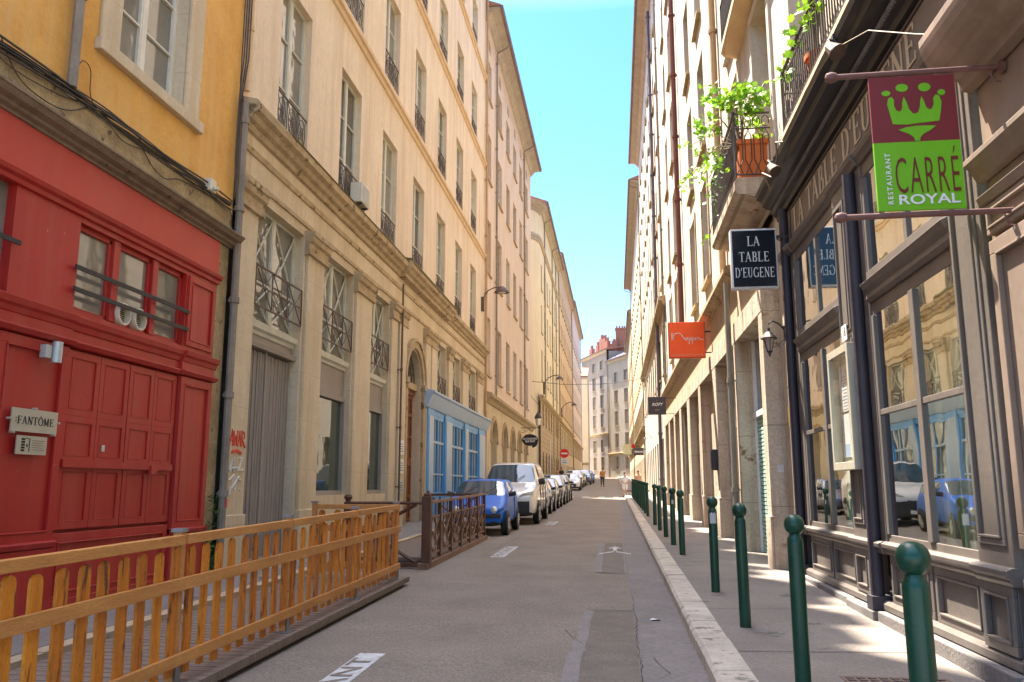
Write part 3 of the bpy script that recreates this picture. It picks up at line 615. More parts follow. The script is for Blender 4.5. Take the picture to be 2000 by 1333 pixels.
mb=MB(T); mb.lathe([(.055,0),(.055,.24)],(8.68,.12,3.0),14); mb.obj('lamp_tube','alu',t,smooth=True)
t=thing('name_plaque',T((8.5,.03,2.2)),'beige metal plaque lettered FANTÔME on the red shopfront','plaque')
mb=MB(T); mb.box(8.14,8.88,.045,.06,2.2,2.45)
for u,z in((8.18,2.19),(8.84,2.19),(8.5,2.46),(8.12,2.33),(8.9,2.33)): mb.lathe([(.014,.02),(.014,.075)],(u,0,z),8,'y')
mb.obj('plate','plaque',t)
serif(':FANTÔME',.085,'black',T((8.51,.062,2.325)),LF,t,ext=.002,total=.62)
t=thing('name_plaque',T((8.5,.03,1.95)),'smaller plaque with a black emblem and fine lines, under the FANTÔME plaque','plaque')
mb=MB(T); mb.box(8.26,8.74,.04,.055,1.96,2.16); mb.obj('plate','plaque',t)
mb=MB(T); 
for k in range(5): mb.box(8.33,8.385,.055,.058,1.99+k*.03,2.012+k*.03)
mb.tube([(8.40,.058,2.135),(8.455,.058,2.13),(8.455,.058,1.99)],.005,4); mb.box(8.41,8.43,.055,.058,2.04,2.07)
mb.obj('emblem','black',t)
mb=MB(T)
for k in range(5): mb.box(8.5,8.70-.02*(k%2),.055,.0575,2.01+k*.025,2.014+k*.025)
mb.obj('fine_lines','iron_rust',t)
mb=MB(T); mb.box(9.86,9.92,-.008,-.004,2.05,2.13); solo(mb,'sticker','sticker','little pink and white sticker on the red shutters','sticker')
downpipe(R,LW,13.03,.3,8.25,'pipe_grey',.065,.10,step=1.6)
# stencil-like graffiti on the first stone pillar
def scribble(name,mat,strokes,u0,z0,s,r,label,d=.125):
    mb=MB(T)
    for st in strokes: mb.tube([(u0+x*s,d,z0+y*s) for x,y in st],r,5)
    o=solo(mb,name,mat,label,'graffiti'); return o
# ================================================================ LEFT: peach building
R=base_root('peach_building',LW,27,'long peach rendered building with stone pillars, an arched wooden door and a light blue shopfront')
cols=[15.4+3.65*k for k in range(7)]; rows=[(8.5,3.2),(13.45,2.8),(18.1,2.6),(22.9,2.4)]
mb=MB(T); wall(mb,13.0,40.75,8.4,28.3,[(c-.8,c+.8,z,z+h) for c in cols for z,h in rows],.2); mb.obj('wall','peach',R)
for c in cols:
    for i,(z,h) in enumerate(rows): place(R,win_proto(1.6,h,3,'win_frame',rnd.choice(['glass','glass','glass_light','glass_deep']),True,dep=.18),LW,c,z,.18)
mb=MB(T)
for z in(13.05,17.95,22.75): mb.prof([(.002,z-.16),(.05,z-.14),(.07,z-.02),(.13,z),(.14,z+.1),(.002,z+.14)],13.0,40.75)
mb.box(13.0,13.25,.003,.03,8.4,28.3)
mb.obj('string_course','peach_trim',R)
body(R,LW,13,40.75,-1,28.3,'peach',-.6)
mb=MB(T); mb.prof([(.3,28.3),(.3,28.5),(-5,30.8),(-5,30.5),(-.1,28.3)],13,40.75); rf=mb.obj('roof','tiles',R)
u=13.1; rr=random.Random(5)
while u<40.4:
    L=.35+rr.random()*.9; H=rr.choice([2.6,3.6,4.6,5.4,6.]); mb=MB(T); mb.box(u,min(40.7,u+L),-.9,-.1,28.2,28.3+H); mb.obj('chimney','brick_red',rf); u+=L+.15+rr.random()*.5  # unseen blocks added along the eave so sun reaches the pavement in patches
# ground floor
ops=[(13.97,16.25,.2,6.8),(17.42,19.62,1.42,6.8),(21.15,23.0,1.42,6.8),(25.0,27.1,.3,5.95,1.05,.4),(29.3,31.15,4.85,6.8),(32.2,34.1,4.85,6.8),(35.9,38.0,4.85,6.8)]
mb=MB(T); wall(mb,13.05,40.75,0,8.1,ops,.26,.02); mb.obj('stone_wall','stone_warm',R)
mb=MB(T)
for a,b in((13.1,13.84),(16.36,17.34),(19.72,21.05),(23.08,23.75)):
    mb.box(a,b,.02,.085,gz(a),6.42)
    mb.box(a-.03,b+.03,.02,.12,gz(a),1.15)
for a,b in((23.85,24.75),(27.35,28.1),(28.3,29.2),(31.3,32.1),(34.3,35.7),(38.2,39.6)): mb.box(a,b,.02,.12,gz(a) if a<28 else 4.9,6.42)
mb.obj('pilaster','stone_warm',R,bev=.012)
mb=MB(T); caps=[(13.1,13.9),(16.33,17.38),(19.7,21.1),(23.08,23.75),(23.85,24.75),(27.35,28.1),(28.3,29.2),(31.3,32.1),(34.3,35.7),(38.2,39.6)]
for a,b in caps: mb.prof([(.02,6.40),(.15,6.42),(.15,6.50),(.13,6.52),(.13,6.66),(.19,6.7),(.21,6.8),(.24,6.82),(.24,6.90),(.02,6.92)],a-.07,b+.07)
mb.prof([(.02,7.0),(.06,7.0),(.06,7.08),(.02,7.1)],13.05,40.75)
mb.prof([(.02,7.5),(.05,7.5),(.07,7.6),(.02,7.64)],13.05,40.75)
# arched door surround
n=14
for k in range(n):
    a0,a1=math.pi*k/n,math.pi*(k+1)/n
    for r0,r1,d in((1.1,1.32,.10),(1.32,1.42,.15)):
        pts=[(26.05-r1*math.cos(a),4.9+r1*math.sin(a)) for a in(a0,a1)]+[(26.05-r0*math.cos(a),4.9+r0*math.sin(a)) for a in(a1,a0)]
        mb.ext(pts,lambda p:(p[0],.02,p[1]),lambda p:(p[0],d,p[1]))
for a,b in((24.68,24.98),(27.12,27.42)): mb.box(a,b,.02,.12,.4,4.75); mb.box(a-.03,b+.03,.02,.17,4.75,4.93)
mb.obj('stone_trim','stone_mould',R)
mb=MB(T); pf=[(.02,7.86),(.08,7.88),(.10,7.98),(.18,8.02),(.22,8.10),(.31,8.15),(.33,8.28),(.29,8.34),(.02,8.41)]
mb.prof(pf,13.1,23.9); mb.prof([(d+.14 if d>.05 else d,z) for d,z in pf],23.9,31.0); mb.prof(pf,31.0,40.75); mb.obj('cornice','stone_mould',R)
mb=MB(T); mb.prof([(.02,8.413),(.29,8.345),(.34,8.29),(.35,8.31),(.27,8.39),(.02,8.46)],14.6,23.88); mb.prof([(.02,8.413),(.43,8.345),(.48,8.25),(.5,8.30),(.4,8.43),(.02,8.49)],23.92,30.9); mb.obj('moss','moss',R)
for (a,b,*_),zt in zip([o for o in ops if o[3]==6.8],[0]*6):
    c=(a+b)/2; up=a<24; place(R,win_proto(round(b-a,2),2.2 if up else 1.95,1,'win_frame','glass',False,'X'),LW,c,4.6 if up else 4.85,.2)
    # balcony grille
    gm=MB(T); d=.02; z0,z1=(4.86,5.6) if up else (4.9,5.6); n=3; X0,X1=a+.02,b-.02; w_=(X1-X0)/n
    for z in(z0,z1): gm.box(X0,X1,d-.015,d+.015,z-.015,z+.015)
    gm.box(X0,X1,d-.01,d+.01,(z0+z1)/2-.01,(z0+z1)/2+.01)
    for j in range(n):
        gm.tube([(X0+j*w_,d,z0),(X0+(j+1)*w_,d,z1)],.011,4); gm.tube([(X0+j*w_,d,z1),(X0+(j+1)*w_,d,z0)],.011,4)
        gm.box(X0+j*w_-.01,X0+j*w_+.01,d-.01,d+.01,z0,z1)
    gm.box(X1-.012,X1+.012,d-.012,d+.012,z0,z1); gm.obj('window_grille','iron_rust',R)
mb=MB(T)
for a,b in((13.97,16.25),(17.42,19.62),(21.15,23.0)):
    mb.prof([(-.3,4.38),(-.12,4.38),(-.10,4.44),(-.04,4.48),(-.02,4.58),(-.3,4.6)],a,b)
mb.obj('window_sill','win_frame',R)
mb=MB(T); mb.box(13.97,16.25,-.3,-.14,4.2,4.38); mb.prof([(-.3,4.12),(-.06,4.13),(-.04,4.22),(-.3,4.24)],13.97,16.25)
for a,b in((17.42,19.62),(21.15,23.0)): mb.box(a,b,-.3,-.15,3.70,4.38); mb.box(a,b,-.3,-.11,3.62,3.72); mb.box(a,b,-.3,-.11,1.42,1.52); mb.box(a,a+.045,-.3,-.11,1.52,3.62); mb.box(b-.045,b,-.3,-.11,1.52,3.62)
mb.obj('grey_panel','grey_panel',R,bev=.006)
mb=MB(T)
for a,b in((17.42,19.62),(21.15,23.0)): mb.q((a,-.2,1.5),(b,-.2,1.5),(b,-.2,3.65),(a,-.2,3.65))
mb.obj('shop_window','glass_shop',R)
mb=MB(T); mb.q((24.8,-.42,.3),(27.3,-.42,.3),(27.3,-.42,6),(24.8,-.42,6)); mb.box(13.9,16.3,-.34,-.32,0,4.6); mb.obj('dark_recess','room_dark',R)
mb=MB(T); u=14.0
while u<16.2:
    wd=.085+.02*rnd.random(); dd=-.16-.025*rnd.random()
    if abs(u-15.02)<.06: u+=.05
    mb.box(u,u+wd-.008,-.3,dd,.1,4.10-.015*rnd.random()); u+=wd
mb.obj('shutter_door','grey_plank',R,bev=.004)
mb=MB(T); mb.box(15.0,15.06,-.3,-.15,.1,4.12); mb.obj('shutter_door','grey_panel',R)
mb=MB(T)
panel(mb,25.05,26.03,.5,2.4,-.25,.12,.03); panel(mb,26.07,27.05,.5,2.4,-.25,.12,.03); panel(mb,25.05,26.03,2.4,4.55,-.25,.12,.03); panel(mb,26.07,27.05,2.4,4.55,-.25,.12,.03)
for z in(1.3,3.2,3.9): mb.box(25.2,26.9,-.25,-.22,z-.05,z+.05)
mb.box(25.0,27.1,-.35,-.2,4.55,4.72); mb.obj('door','door_wood',R,bev=.01)
mb=MB(T); mb.box(25,27.1,-.35,-.1,4.72,4.92); mb.obj('door_lintel','stone_mould',R)
mb=MB(T); cx=26.05
for k in range(9):
    a=math.pi*k/8; mb.tube([(cx-.2*math.cos(a),-.2,4.95+.2*math.sin(a)),(cx-.98*math.cos(a),-.2,4.95+.95*math.sin(a))],.018,4)
for r in(.2,.62,.99): mb.tube([(cx-r*math.cos(math.pi*k/14),-.2,4.94+r*.97*math.sin(math.pi*k/14)) for k in range(15)],.016,4)
mb.obj('fanlight_grille','iron',R)
# blue shopfront
B='blue_paint'
mb=MB(T); mb.box(27.6,40.2,.03,.13,gz(27),1.28)
pil=[(27.6,28.55),(30.55,31.9),(34.6,35.5),(38.3,40.2)]
for a,b in pil: mb.box(a,b,.03,.17,gz(a),4.25)
mb.box(27.6,40.2,.03,.12,4.08,4.3)
for (a,b),(c,e) in zip(pil,pil[1:]):
    mb.box(b,c,.03,.15,.75,1.3); mb.box(b,b+.1,.03,.11,1.3,4.08); mb.box(c-.1,c,.03,.11,1.3,4.08)
    x=(b+c)/2; mb.box(x-.06,x+.06,.03,.12,1.3,4.08); mb.box(b,c,.03,.11,1.3,1.4); mb.box(b,c,.03,.11,3.95,4.08)
mb.obj('blue_shopfront',B,R,bev=.008)
mb=MB(T); mb.prof([(.03,4.22),(.20,4.25),(.24,4.33),(.40,4.68),(.46,4.72),(.46,4.78),(.03,4.86)],27.25,40.5); mb.obj('shop_cornice','blue_pale',R)
mb=MB(T)
for (a,b),(c,e) in zip(pil,pil[1:]):
    mb.box(b+.1,c-.1,.04,.115,3.1,3.19); mb.box(b+.1,c-.1,.04,.115,2.0,2.06); x=(b+c)/2
    for y in((b+.1+x-.06)/2,(x+.06+c-.1)/2): mb.box(y-.025,y+.025,.04,.115,1.4,3.95)
for a,b in pil: mb.box(a+.12,b-.12,.17,.195,1.35,4.0)
mb.obj('window_bars','blue_pale',R,bev=.004)
mb=MB(T); mb.q((28,.06,1.3),(39,.06,1.3),(39,.06,4.1),(28,.06,4.1)); mb.obj('shop_window','glass_shop',R)
downpipe(R,LW,23.8,.4,7.6,'iron_rust',.03,.2,step=1.7); downpipe(R,LW,40.55,1,28,'pipe_tan',.06,.12,step=3)
downpipe(R,LW,13.1,8.5,28,'peach_trim',.05,.08,step=4)
# things on it
t=thing('air_conditioner',T((19.2,0,8.2)),'beige air conditioning box hanging under a first-floor window of the peach wall','air conditioner')
mb=MB(T); mb.box(18.85,19.5,.10,.40,8.46,8.96); mb.obj('casing','ac_white',t,bev=.02)
mb=MB(T)
for k in range(12): mb.box(18.9,19.45,.40,.41,8.5+k*.036,8.52+k*.036)
mb.obj('grille','alu',t)
mb=MB(T); 
for u in(18.95,19.4): mb.box(u-.02,u+.02,.0,.38,8.42,8.46); mb.tube([(u,.02,8.2),(u,.34,8.43)],.012,4)
mb.obj('bracket','iron',t)
for i,(z,l) in enumerate(((2.75,'white upper nameplate beside the arched wooden door'),(2.2,'middle white nameplate beside the arched wooden door'),(1.62,'lowest pale nameplate beside the arched wooden door'))):
    t=thing('name_plaque',T((24.3,.12,z-.2)),l,'plaque',None); mb=MB(T); mb.box(24.05,24.5,.125,.145,z-.21,z+.21); mb.obj('plate','white' if i<2 else 'alu',t)
    mb=MB(T)
    for k in range(4): mb.box(24.12,24.42-.04*(k%2),.145,.148,z-.13+k*.07,z-.105+k*.07)
    mb.obj('fine_lines','slate',t)
def gooseneck(u,z,label,F=LW,s=1.,mat='iron_rust',grp='gooseneck street lamps on the left walls'):
    t=thing('street_lamp',F.T((u,.02,z-.5*s)),label,'street lamp',grp)
    m=MB(F.T); m.box(u-.07,u+.07,.01,.16,z-.6*s,z+.25*s); m.obj('wall_bracket',mat,t,bev=.01)
    m=MB(F.T); m.tube([(u,.1,z),(u,.16,z+.3*s),(u,.4*s,z+.62*s),(u,.75*s,z+.78*s),(u,1.15*s,z+.8*s)],.035*s,8); m.obj('arm',mat,t,smooth=True)
    m=MB(F.T); m.lathe([(.04,.30),(.12,.28),(.24,.16),(.36,.02),(.38,-.02),(.33,-.02),(.0,-.0)],(u,1.2*s,z+.5*s),18); m.obj('lamp_shade',mat,t,smooth=True)
    m=MB(F.T); m.lathe([(.0,-.06),(.16,-.05),(.2,0),(.0,.01)],(u,1.2*s,z+.5*s),12); m.obj('bulb_cover','lamp_glass',t,smooth=True)
gooseneck(39.7,10.6,'rusty gooseneck street lamp on the peach wall, the nearest of its kind',s=.85)
scribble('graffiti','graf_red',[[(0,0),(.28,1.05),(.5,0)],[(.05,.4),(.45,.42)],[(.55,1),(.68,.05),(.85,.7),(1.0,.05),(1.15,1.05)],[(1.2,0),(1.42,1),(1.62,0)],[(1.25,.4),(1.6,.42)],[(1.75,0),(1.8,1.05)],[(1.7,1.05),(2.15,.95),(2.18,.6),(1.8,.5),(2.35,-.05)],[(.4,-.35),(1.1,-.22),(1.8,-.4)],[(.35,-.45),(1.1,-.32),(1.75,-.5)]],13.18,2.28,.25,.017,'red graffiti tag on the first stone pillar',.09)
scribble('graffiti','graf_white',[[(.2,.5),(.3,1.2),(.1,.6)],[(.5,1.3),(.55,.5),(.2,.7),(1.,.75)],[(1.1,1.2),(1.5,1.3),(1.1,.6),(1.6,.65)],[(.1,.1),(.6,.4),(.4,-.3),(1.2,.3)],[(.8,-.4),(1.,.2),(1.5,.1)],[(.2,-.6),(.3,-.2)],[(1.3,-.4),(1.35,-.35)]],13.2,1.68,.33,.018,'white graffiti scrawl low on the first stone pillar',.09)
mb=MB(T); mb.box(13.0,13.06,.165,.17,1.28,1.42); solo(mb,'sticker','graf_red','small red and white sticker on the grey drainpipe','sticker')
# climbing weeds at pipe foot
mb=MB()
for k in range(260):
    z=gz(12.8)+.1+rnd.random()**1.5*1.2; p=Vector(T((12.75+rnd.gauss(0,.08),.03+rnd.random()*.12,z))); a=rnd.random()*6.28; s=.015+rnd.random()*.025; t_=rnd.random()-.3
    e=Vector((math.cos(a),math.sin(a),t_))*s; f_=Vector((-math.sin(a),math.cos(a),.4))*s*.6; mb.q(p,p+e+f_,p+e*2,p+e-f_)
base_origin(mb.obj('weeds','leaf_dark',None,label='weeds growing up the foot of the grey drainpipe by the red shopfront',cat='weeds'))
# ================================================================ LEFT 2: pinkish building with arcades
R=base_root('pink_building',LW,52,'tall pinkish building with two grey drainpipes above stone arches')
cols=[42.0,46.3,50.1,53.7,57.3,61.3]; rows=[(7.25,3.0),(12.6,2.9),(17.7,2.6),(22.3,2.2)]
mb=MB(T); wall(mb,40.8,64.6,6.1,26.7,[(c-.85,c+.85,z,z+h) for c in cols for z,h in rows]+[(c-.5,c+.5,25.1,25.8,.35) for c in cols],.2); mb.obj('wall','pink_plaster',R)
mb=MB(T)
for c in cols:
    for z,h in rows: sill(mb,c-.85,c+.85,z,.10,.1)
mb.obj('window_sill','stone_mould',R)
for i,c in enumerate(cols):
    for j,(z,h) in enumerate(rows): place(R,win_proto(1.7,h,3,'shutter_tan' if (i+j)%3 else 'win_frame','glass' if (i+j)%3!=1 else 'shutter_tan',False,'case' if (i+j)%3!=1 else 'shut'),LW,c,z,.18)
    place(R,win_proto(1.0,.7,1,'win_frame','glass'),LW,c,25.1,.18)
arc=[(c-1.05,c+1.05,gz(c),5.0,True,.5) for c in(44.1,48.5,52.3,56.0,60.0)]
mb=MB(T); wall(mb,40.8,64.6,0,6.1,arc,.5,.03); mb.obj('stone_wall','stone_warm',R)
mb=MB(T); mb.prof([(.03,5.75),(.12,5.8),(.2,5.95),(.38,6.05),(.4,6.2),(.03,6.3)],40.8,64.7)
for c in(44.1,48.5,52.3,56.0,60.0):
    for k in range(12):
        a0,a1=math.pi*k/12,math.pi*(k+1)/12; pts=[(c-1.35*math.cos(a),3.95+1.35*math.sin(a)) for a in(a0,a1)]+[(c-1.12*math.cos(a),3.95+1.12*math.sin(a)) for a in(a1,a0)]
        mb.ext(pts,lambda p:(p[0],.03,p[1]),lambda p:(p[0],.09,p[1]))
    mb.box(c-1.4,c-1.02,.03,.12,3.85,3.97); mb.box(c+1.02,c+1.4,.03,.12,3.85,3.97)
mb.obj('stone_trim','stone_mould',R)
for c in(44.1,48.5,52.3,56.0,60.0): place(R,win_proto(2.1,3.8,3,'win_brown','glass'),LW,c,gz(c)+.5,.45)
body(R,LW,40.8,64.6,3,26.7,'pink_plaster'); roof(R,LW,40.8,64.7,27.1,.8,chim=3)
downpipe(R,LW,44.4,6.3,26.2,hook=.75); downpipe(R,LW,58.9,6.3,26.2,hook=.75)
# hanging lantern + oval sign
t=thing('wall_lantern',T((57,.05,5.3)),'black street lantern on a scrolled bracket above the oval black sign','lantern')
m=MB(T); m.tube([(57,.03,5.55),(57,1.25,5.55)],.022,6); m.tube([(57,.03,5.2),(57,.35,5.28),(57,.6,5.5)],.015,5); m.tube([(57,.25+.1*math.cos(k),5.42+.09*math.sin(k)) for k in range(7)],.012,4); m.tube([(57,1.2,5.5),(57,1.2,5.7)],.03,6); m.obj('bracket','iron',t)
m=MB(T); m.lathe([(.06,0),(.14,.06),(.2,.5),(.17,.5),(.12,.08)],(57,1.2,5.68),8); m.obj('lantern_glass','lamp_glass',t)
m=MB(T); m.lathe([(.23,0),(.25,.04),(.2,.2),(.1,.36),(.03,.42),(.03,.52)],(57,1.2,6.18),8); m.obj('lantern_roof','iron',t)
# the oval hangs square to the street
t=thing('hanging_sign',(-5.9,57,4.25),'oval black hanging sign with white letters under the lantern','sign')
m=MB(); n=28; m.ext([(math.cos(2*math.pi*k/n)*.55,math.sin(2*math.pi*k/n)*.40) for k in range(n)],lambda p:(-5.75+p[0],56.97,4.72+p[1]),lambda p:(-5.75+p[0],57.03,4.72+p[1])); m.obj('board','black',t)
m=MB(); m.tube([(-5.75,57,5.1),(-5.75,57,5.55)],.01,4); m.tube([(-5.35,57,5.0),(-5.35,57,5.55)],.01,4); m.obj('hanger','iron',t)
text('LE COCHON',.17,'white',(-5.75,56.966,4.80),CAMF,t,sx=.95,off=.006); text('QUI BOIT',.17,'white',(-5.75,56.966,4.63),CAMF,t,sx=.95,off=.006)
t=thing('hanging_sign',T((61.8,.0,4.2)),'dark half-oval sign just past the lantern on the pink building','sign')
m=MB(); m.ext([(0,-.42)]+[(.42*math.cos(math.radians(-75+150*k/12)),.42*math.sin(math.radians(-75+150*k/12))) for k in range(13)]+[(0,.42)],lambda p:(-6.1+p[0],62.0,4.85+p[1]),lambda p:(-6.1+p[0],62.05,4.85+p[1])); m.obj('board','black',t)
m=MB(); m.tube([(-6.4,62.02,5.0),(-6.05,62.02,5.0)],.015,4); m.obj('bracket','iron',t)
# ================================================================ LEFT 3: round-cornered cream building
R=base_root('corner_building',LW,72,'cream building with a smooth rounded corner at the side street')
def rc(u,d,z,u0=69.6,r=3.2):      # u from u0-4.. : rounded plan
    s=u-u0
    L=r*math.pi/2
    if s>=L: return (-6.4+d,u0+r+(s-L),z)
    if s<=0: return (-6.4-r+s,u0-d,z)
    a=s/r; return (-6.4-r+(r+d)*math.sin(a),u0+r-(r+d)*math.cos(a),z)
TR=lambda p: rc(*p)
def rwall(mb,ulist,z0,z1,d):
    for a,b in zip(ulist,ulist[1:]): mb.q((a,d,z0),(b,d,z0),(b,d,z1),(a,d,z1))
ul=[60,64]+[69.6+.42*k for k in range(13)]
mb=MB(TR); rwall(mb,ul,0,26.6,0); mb.obj('wall','cream',R)
def rprof(mb,pts,ul):
    for a,b in zip(ul,ul[1:]): mb.prof(pts,a,b)
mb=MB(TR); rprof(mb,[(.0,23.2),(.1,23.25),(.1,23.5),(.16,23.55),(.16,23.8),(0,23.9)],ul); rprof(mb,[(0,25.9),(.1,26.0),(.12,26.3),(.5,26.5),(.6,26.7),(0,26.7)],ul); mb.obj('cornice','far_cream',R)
mb=MB(TR); rprof(mb,[(.6,26.7),(.6,26.85),(-1.5,27.5),(-1.5,26.7)],ul); mb.obj('roof','tiles',R)
ue=rc(69.6+12*.42,0,0)[1]
cols=[ue+1.6+3.3*k for k in range(7)]; uE=97
rows=[(6.9,2.7),(11.0,2.7),(15.3,2.6),(19.3,2.4)]
mb=MB(T); wall(mb,ue,uE,0,26.6,[(c-.7,c+.7,z,z+h) for c in cols for z,h in rows]+[(c-.8,c+.8,gz(c),4.6,.5) for c in cols],.32); mb.obj('wall','cream',R)
mb=MB(T)
for c in cols:
    for z,h in rows: sill(mb,c-.7,c+.7,z,.09,.09)
mb.prof([(0,23.2),(.1,23.25),(.1,23.5),(.16,23.55),(.16,23.8),(0,23.9)],ue,uE); mb.obj('window_sill','stone_mould',R)
mb=MB(T); wall(mb,ue-1.1,uE,0,9.0,[(c-.8,c+.8,gz(c),4.6,.5,.2) for c in cols]+[(c-.7,c+.7,6.9,8.9,False,.1) for c in cols],.1,.08); mb.obj('rusticated_base','rustic',R)
mb=MB(T); mb.prof([(.02,8.95),(.2,9.05),(.35,9.2),(.38,9.35),(.02,9.45)],ue-1.3,uE); mb.obj('cornice','stone_mould',R)
for i,c in enumerate(cols):
    for z,h in rows: place(R,win_proto(1.4,h,3,'win_white','glass_far'),LW,c,z,.3)
    place(R,win_proto(1.6,4.0,2,'win_brown','glass',False,'dark'),LW,c,gz(c),.3)
body(R,LW,ue,uE,3,26.6,'cream'); roof(R,LW,ue,uE,27.2,.7,chim=3,seed=3)
downpipe(R,LW,ue+4.3,9.4,26.4,hook=.65); downpipe(R,LW,ue+14,2,26.4,hook=.65); downpipe(R,LW,ue+19.4,2,26.4)
gooseneck(75.5,10.6,'gooseneck street lamp on the cream corner building',s=1.25); gooseneck(101,10.6,'farthest gooseneck street lamp on the left row of buildings',s=1.3)
def row_bld(name,label,F,u0,u1,ze,wm,pitch,w,rows,bm='stone_warm',bz=8.,over=.6,gut='gutter_brown',frame='win_white',glass='glass_far',corn=True,pipes=2,rmat='tiles',rise=2.6,trim='stone_mould',shops=True,sty='case'):
    R=base_root(name,F,(u0+u1)/2,label)
    n=max(1,int((u1-u0-.6)/pitch)); mgn=(u1-u0-n*pitch)/2; cols=[u0+mgn+pitch*(k+.5) for k in range(n)]
    sh=[(c-w*.62,c+w*.62,gz(c)+.0,4.3,.0) for c in cols] if shops else []
    m=MB(F.T); wall(m,u0,u1,bz,ze-.3,[(c-w/2,c+w/2,z,z+h) for c in cols for z,h in rows if z>bz],.3); m.obj('wall',wm,R)
    m=MB(F.T); wall(m,u0,u1,-1,bz,[s[:4] for s in sh]+[(c-w/2,c+w/2,z,z+h) for c in cols for z,h in rows if z<bz],.35,.03); m.obj('stone_wall',bm,R)
    for c in cols:
        m=MB(F.T)
        for z,h in rows: sill(m,c-w/2,c+w/2,z,.12,.1)
        m.obj('window_sill',trim,R)
        m=MB(F.T)
        for s in(-1,1): m.box(c+s*(w/2+.07)-.07,c+s*(w/2+.07)+.07,.002,.04,rows[0][0],rows[0][0]+rows[0][1])
        m.obj('window_surround',trim,R)
    if corn: m=MB(F.T); m.prof([(.03,bz-.35),(.14,bz-.3),(.2,bz-.12),(.36,bz-.05),(.38,bz+.1),(.0,bz+.18)],u0,u1); m.obj('cornice',trim,R)

    P1=[win_proto(w,h,3,frame,glass,False,sty) for z,h in rows]
    for i,c in enumerate(cols):
        for (z,h),pr in zip(rows,P1): place(R,pr,F,c,z,.27)
        if shops: place(R,win_proto(round(w*1.24,2),3.5,2,'win_brown','glass',False,'dark'),F,c,sh[i][2]+.0+max(0,sh[i][3]-3.5-sh[i][2]),.3)
    body(R,F,u0,u1,0,ze-.3,wm); roof(R,F,u0,u1,ze,over,rmat,rise,chim=3,seed=int(u0),gut=gut)
    for k in range(pipes):
        u=(u0+.4) if k==0 else u1-.4; downpipe(R,F,u,gz(u)+.2,ze-.9,hook=over-.05)
    return R
row_bld('tan_building','tan building beyond the cream corner building, with dark ground-floor bays',LW,97,128,29.2,'tan_plaster',3.2,1.4,[(6.0,2.5),(10.2,2.7),(14.6,2.6),(19.,2.5),(23.4,2.3)],bz=9.)
row_bld('grey_building','pinkish grey building that ends the left row of the street',LW,128,162,30.2,'pale_pink',3.3,1.4,[(6.2,2.5),(10.2,2.7),(14.6,2.6),(19.,2.5),(23.6,2.3)],bz=8.6)
# ================================================================ RIGHT: restaurant building
R=base_root('restaurant_building',RW,10,'pale stone building with a dark purple grey restaurant front lettered in gold')
T=RW.T
wc=[7.9,11.1,14.3,17.6]; rows=[(6.5,3.75),(11.3,2.9),(15.4,2.8),(19.4,2.7),(23.2,2.4)]
mb=MB(T); wall(mb,2.,19.75,6.3,27.5,[(c-.78,c+.78,z,z+h) for c in wc for z,h in rows],.42); mb.obj('wall','pale_stone',R)
mb=MB(T)
for c in wc:
    for z,h in rows[1:]: sill(mb,c-.78,c+.78,z,.10,.12)
    for z,h in rows:
        for s in(-1,1): mb.box(c+s*.86-.09,c+s*.86+.09,.002,.045,z,z+h)
        mb.box(c-.95,c+.95,.002,.05,z+h,z+h+.2)
mb.obj('window_surround','pale_stone',R)
for c in wc:
    for z,h in rows: place(R,win_proto(1.56,h,3,'shutter_tan','glass',False),RW,c,z,.38)
body(R,RW,2.,19.75,6,27.5,'pale_stone',-.6); roof(R,RW,2.,19.75,28.0,.75,chim=2,seed=11)
mb=MB(T); mb.box(2.,13.45,-.55,-.5,0,6.3); mb.q((2,-4,.2),(13.4,-4,.2),(13.4,-4,6.2),(2,-4,6.2)); mb.q((2,-.1,.3),(13.4,-.1,.3),(13.4,-4,.3),(2,-4,.3)); mb.q((2,-.1,5.2),(13.4,-.1,5.2),(13.4,-4,5.2),(2,-4,5.2)); mb.q((6.4,-.1,.3),(6.4,-4,.3),(6.4,-4,5.2),(6.4,-.1,5.2)); mb.q((13.3,-.1,.3),(13.3,-4,.3),(13.3,-4,5.2),(13.3,-.1,5.2))
mb.f.pop(5) if False else None
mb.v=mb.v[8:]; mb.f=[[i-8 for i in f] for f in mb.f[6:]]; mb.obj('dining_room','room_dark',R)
mb=MB(T); S=mb.prof
# framework
for a,b,c,e,d in((6.32,6.9,.95,5.15,.03),(9.2,9.72,.95,5.15,.0),(9.72,10.3,.95,5.15,.03),(12.68,12.95,.95,5.15,.0),(13.05,13.48,.9,5.15,.03)): mb.box(a,b,-.3,d,c,e)
for a,b in((6.9,9.2),(10.3,12.68)):
    for p in((a,b,1.03,1.13,-.02),(a,a+.07,1.13,3.42,-.008),(b-.07,b,1.13,3.42,-.008),(a,b,3.42,3.56,-.025),(a,b,3.80,3.90,.01),(a,a+.06,3.90,4.97,-.008),(b-.06,b,3.90,4.97,-.008),(a,b,4.97,5.14,-.02)): mb.box(p[0],p[1],-.09,p[4],p[2],p[3])
    x=(a+b)/2-.08; mb.box(x-.06,x+.06,-.09,.0,1.13,3.42); mb.box(x-.045,x+.045,-.09,-.004,3.90,4.97)
    mb.box(a+.07,x-.06,-.085,-.012,2.35,2.41); mb.box(x+.06,b-.07,-.085,-.012,2.35,2.41)
    S([(-.1,3.56),(-.0,3.56),(.03,3.60),(.02,3.66),(.06,3.70),(.09,3.76),(.0,3.80),(-.1,3.80)],a,b)
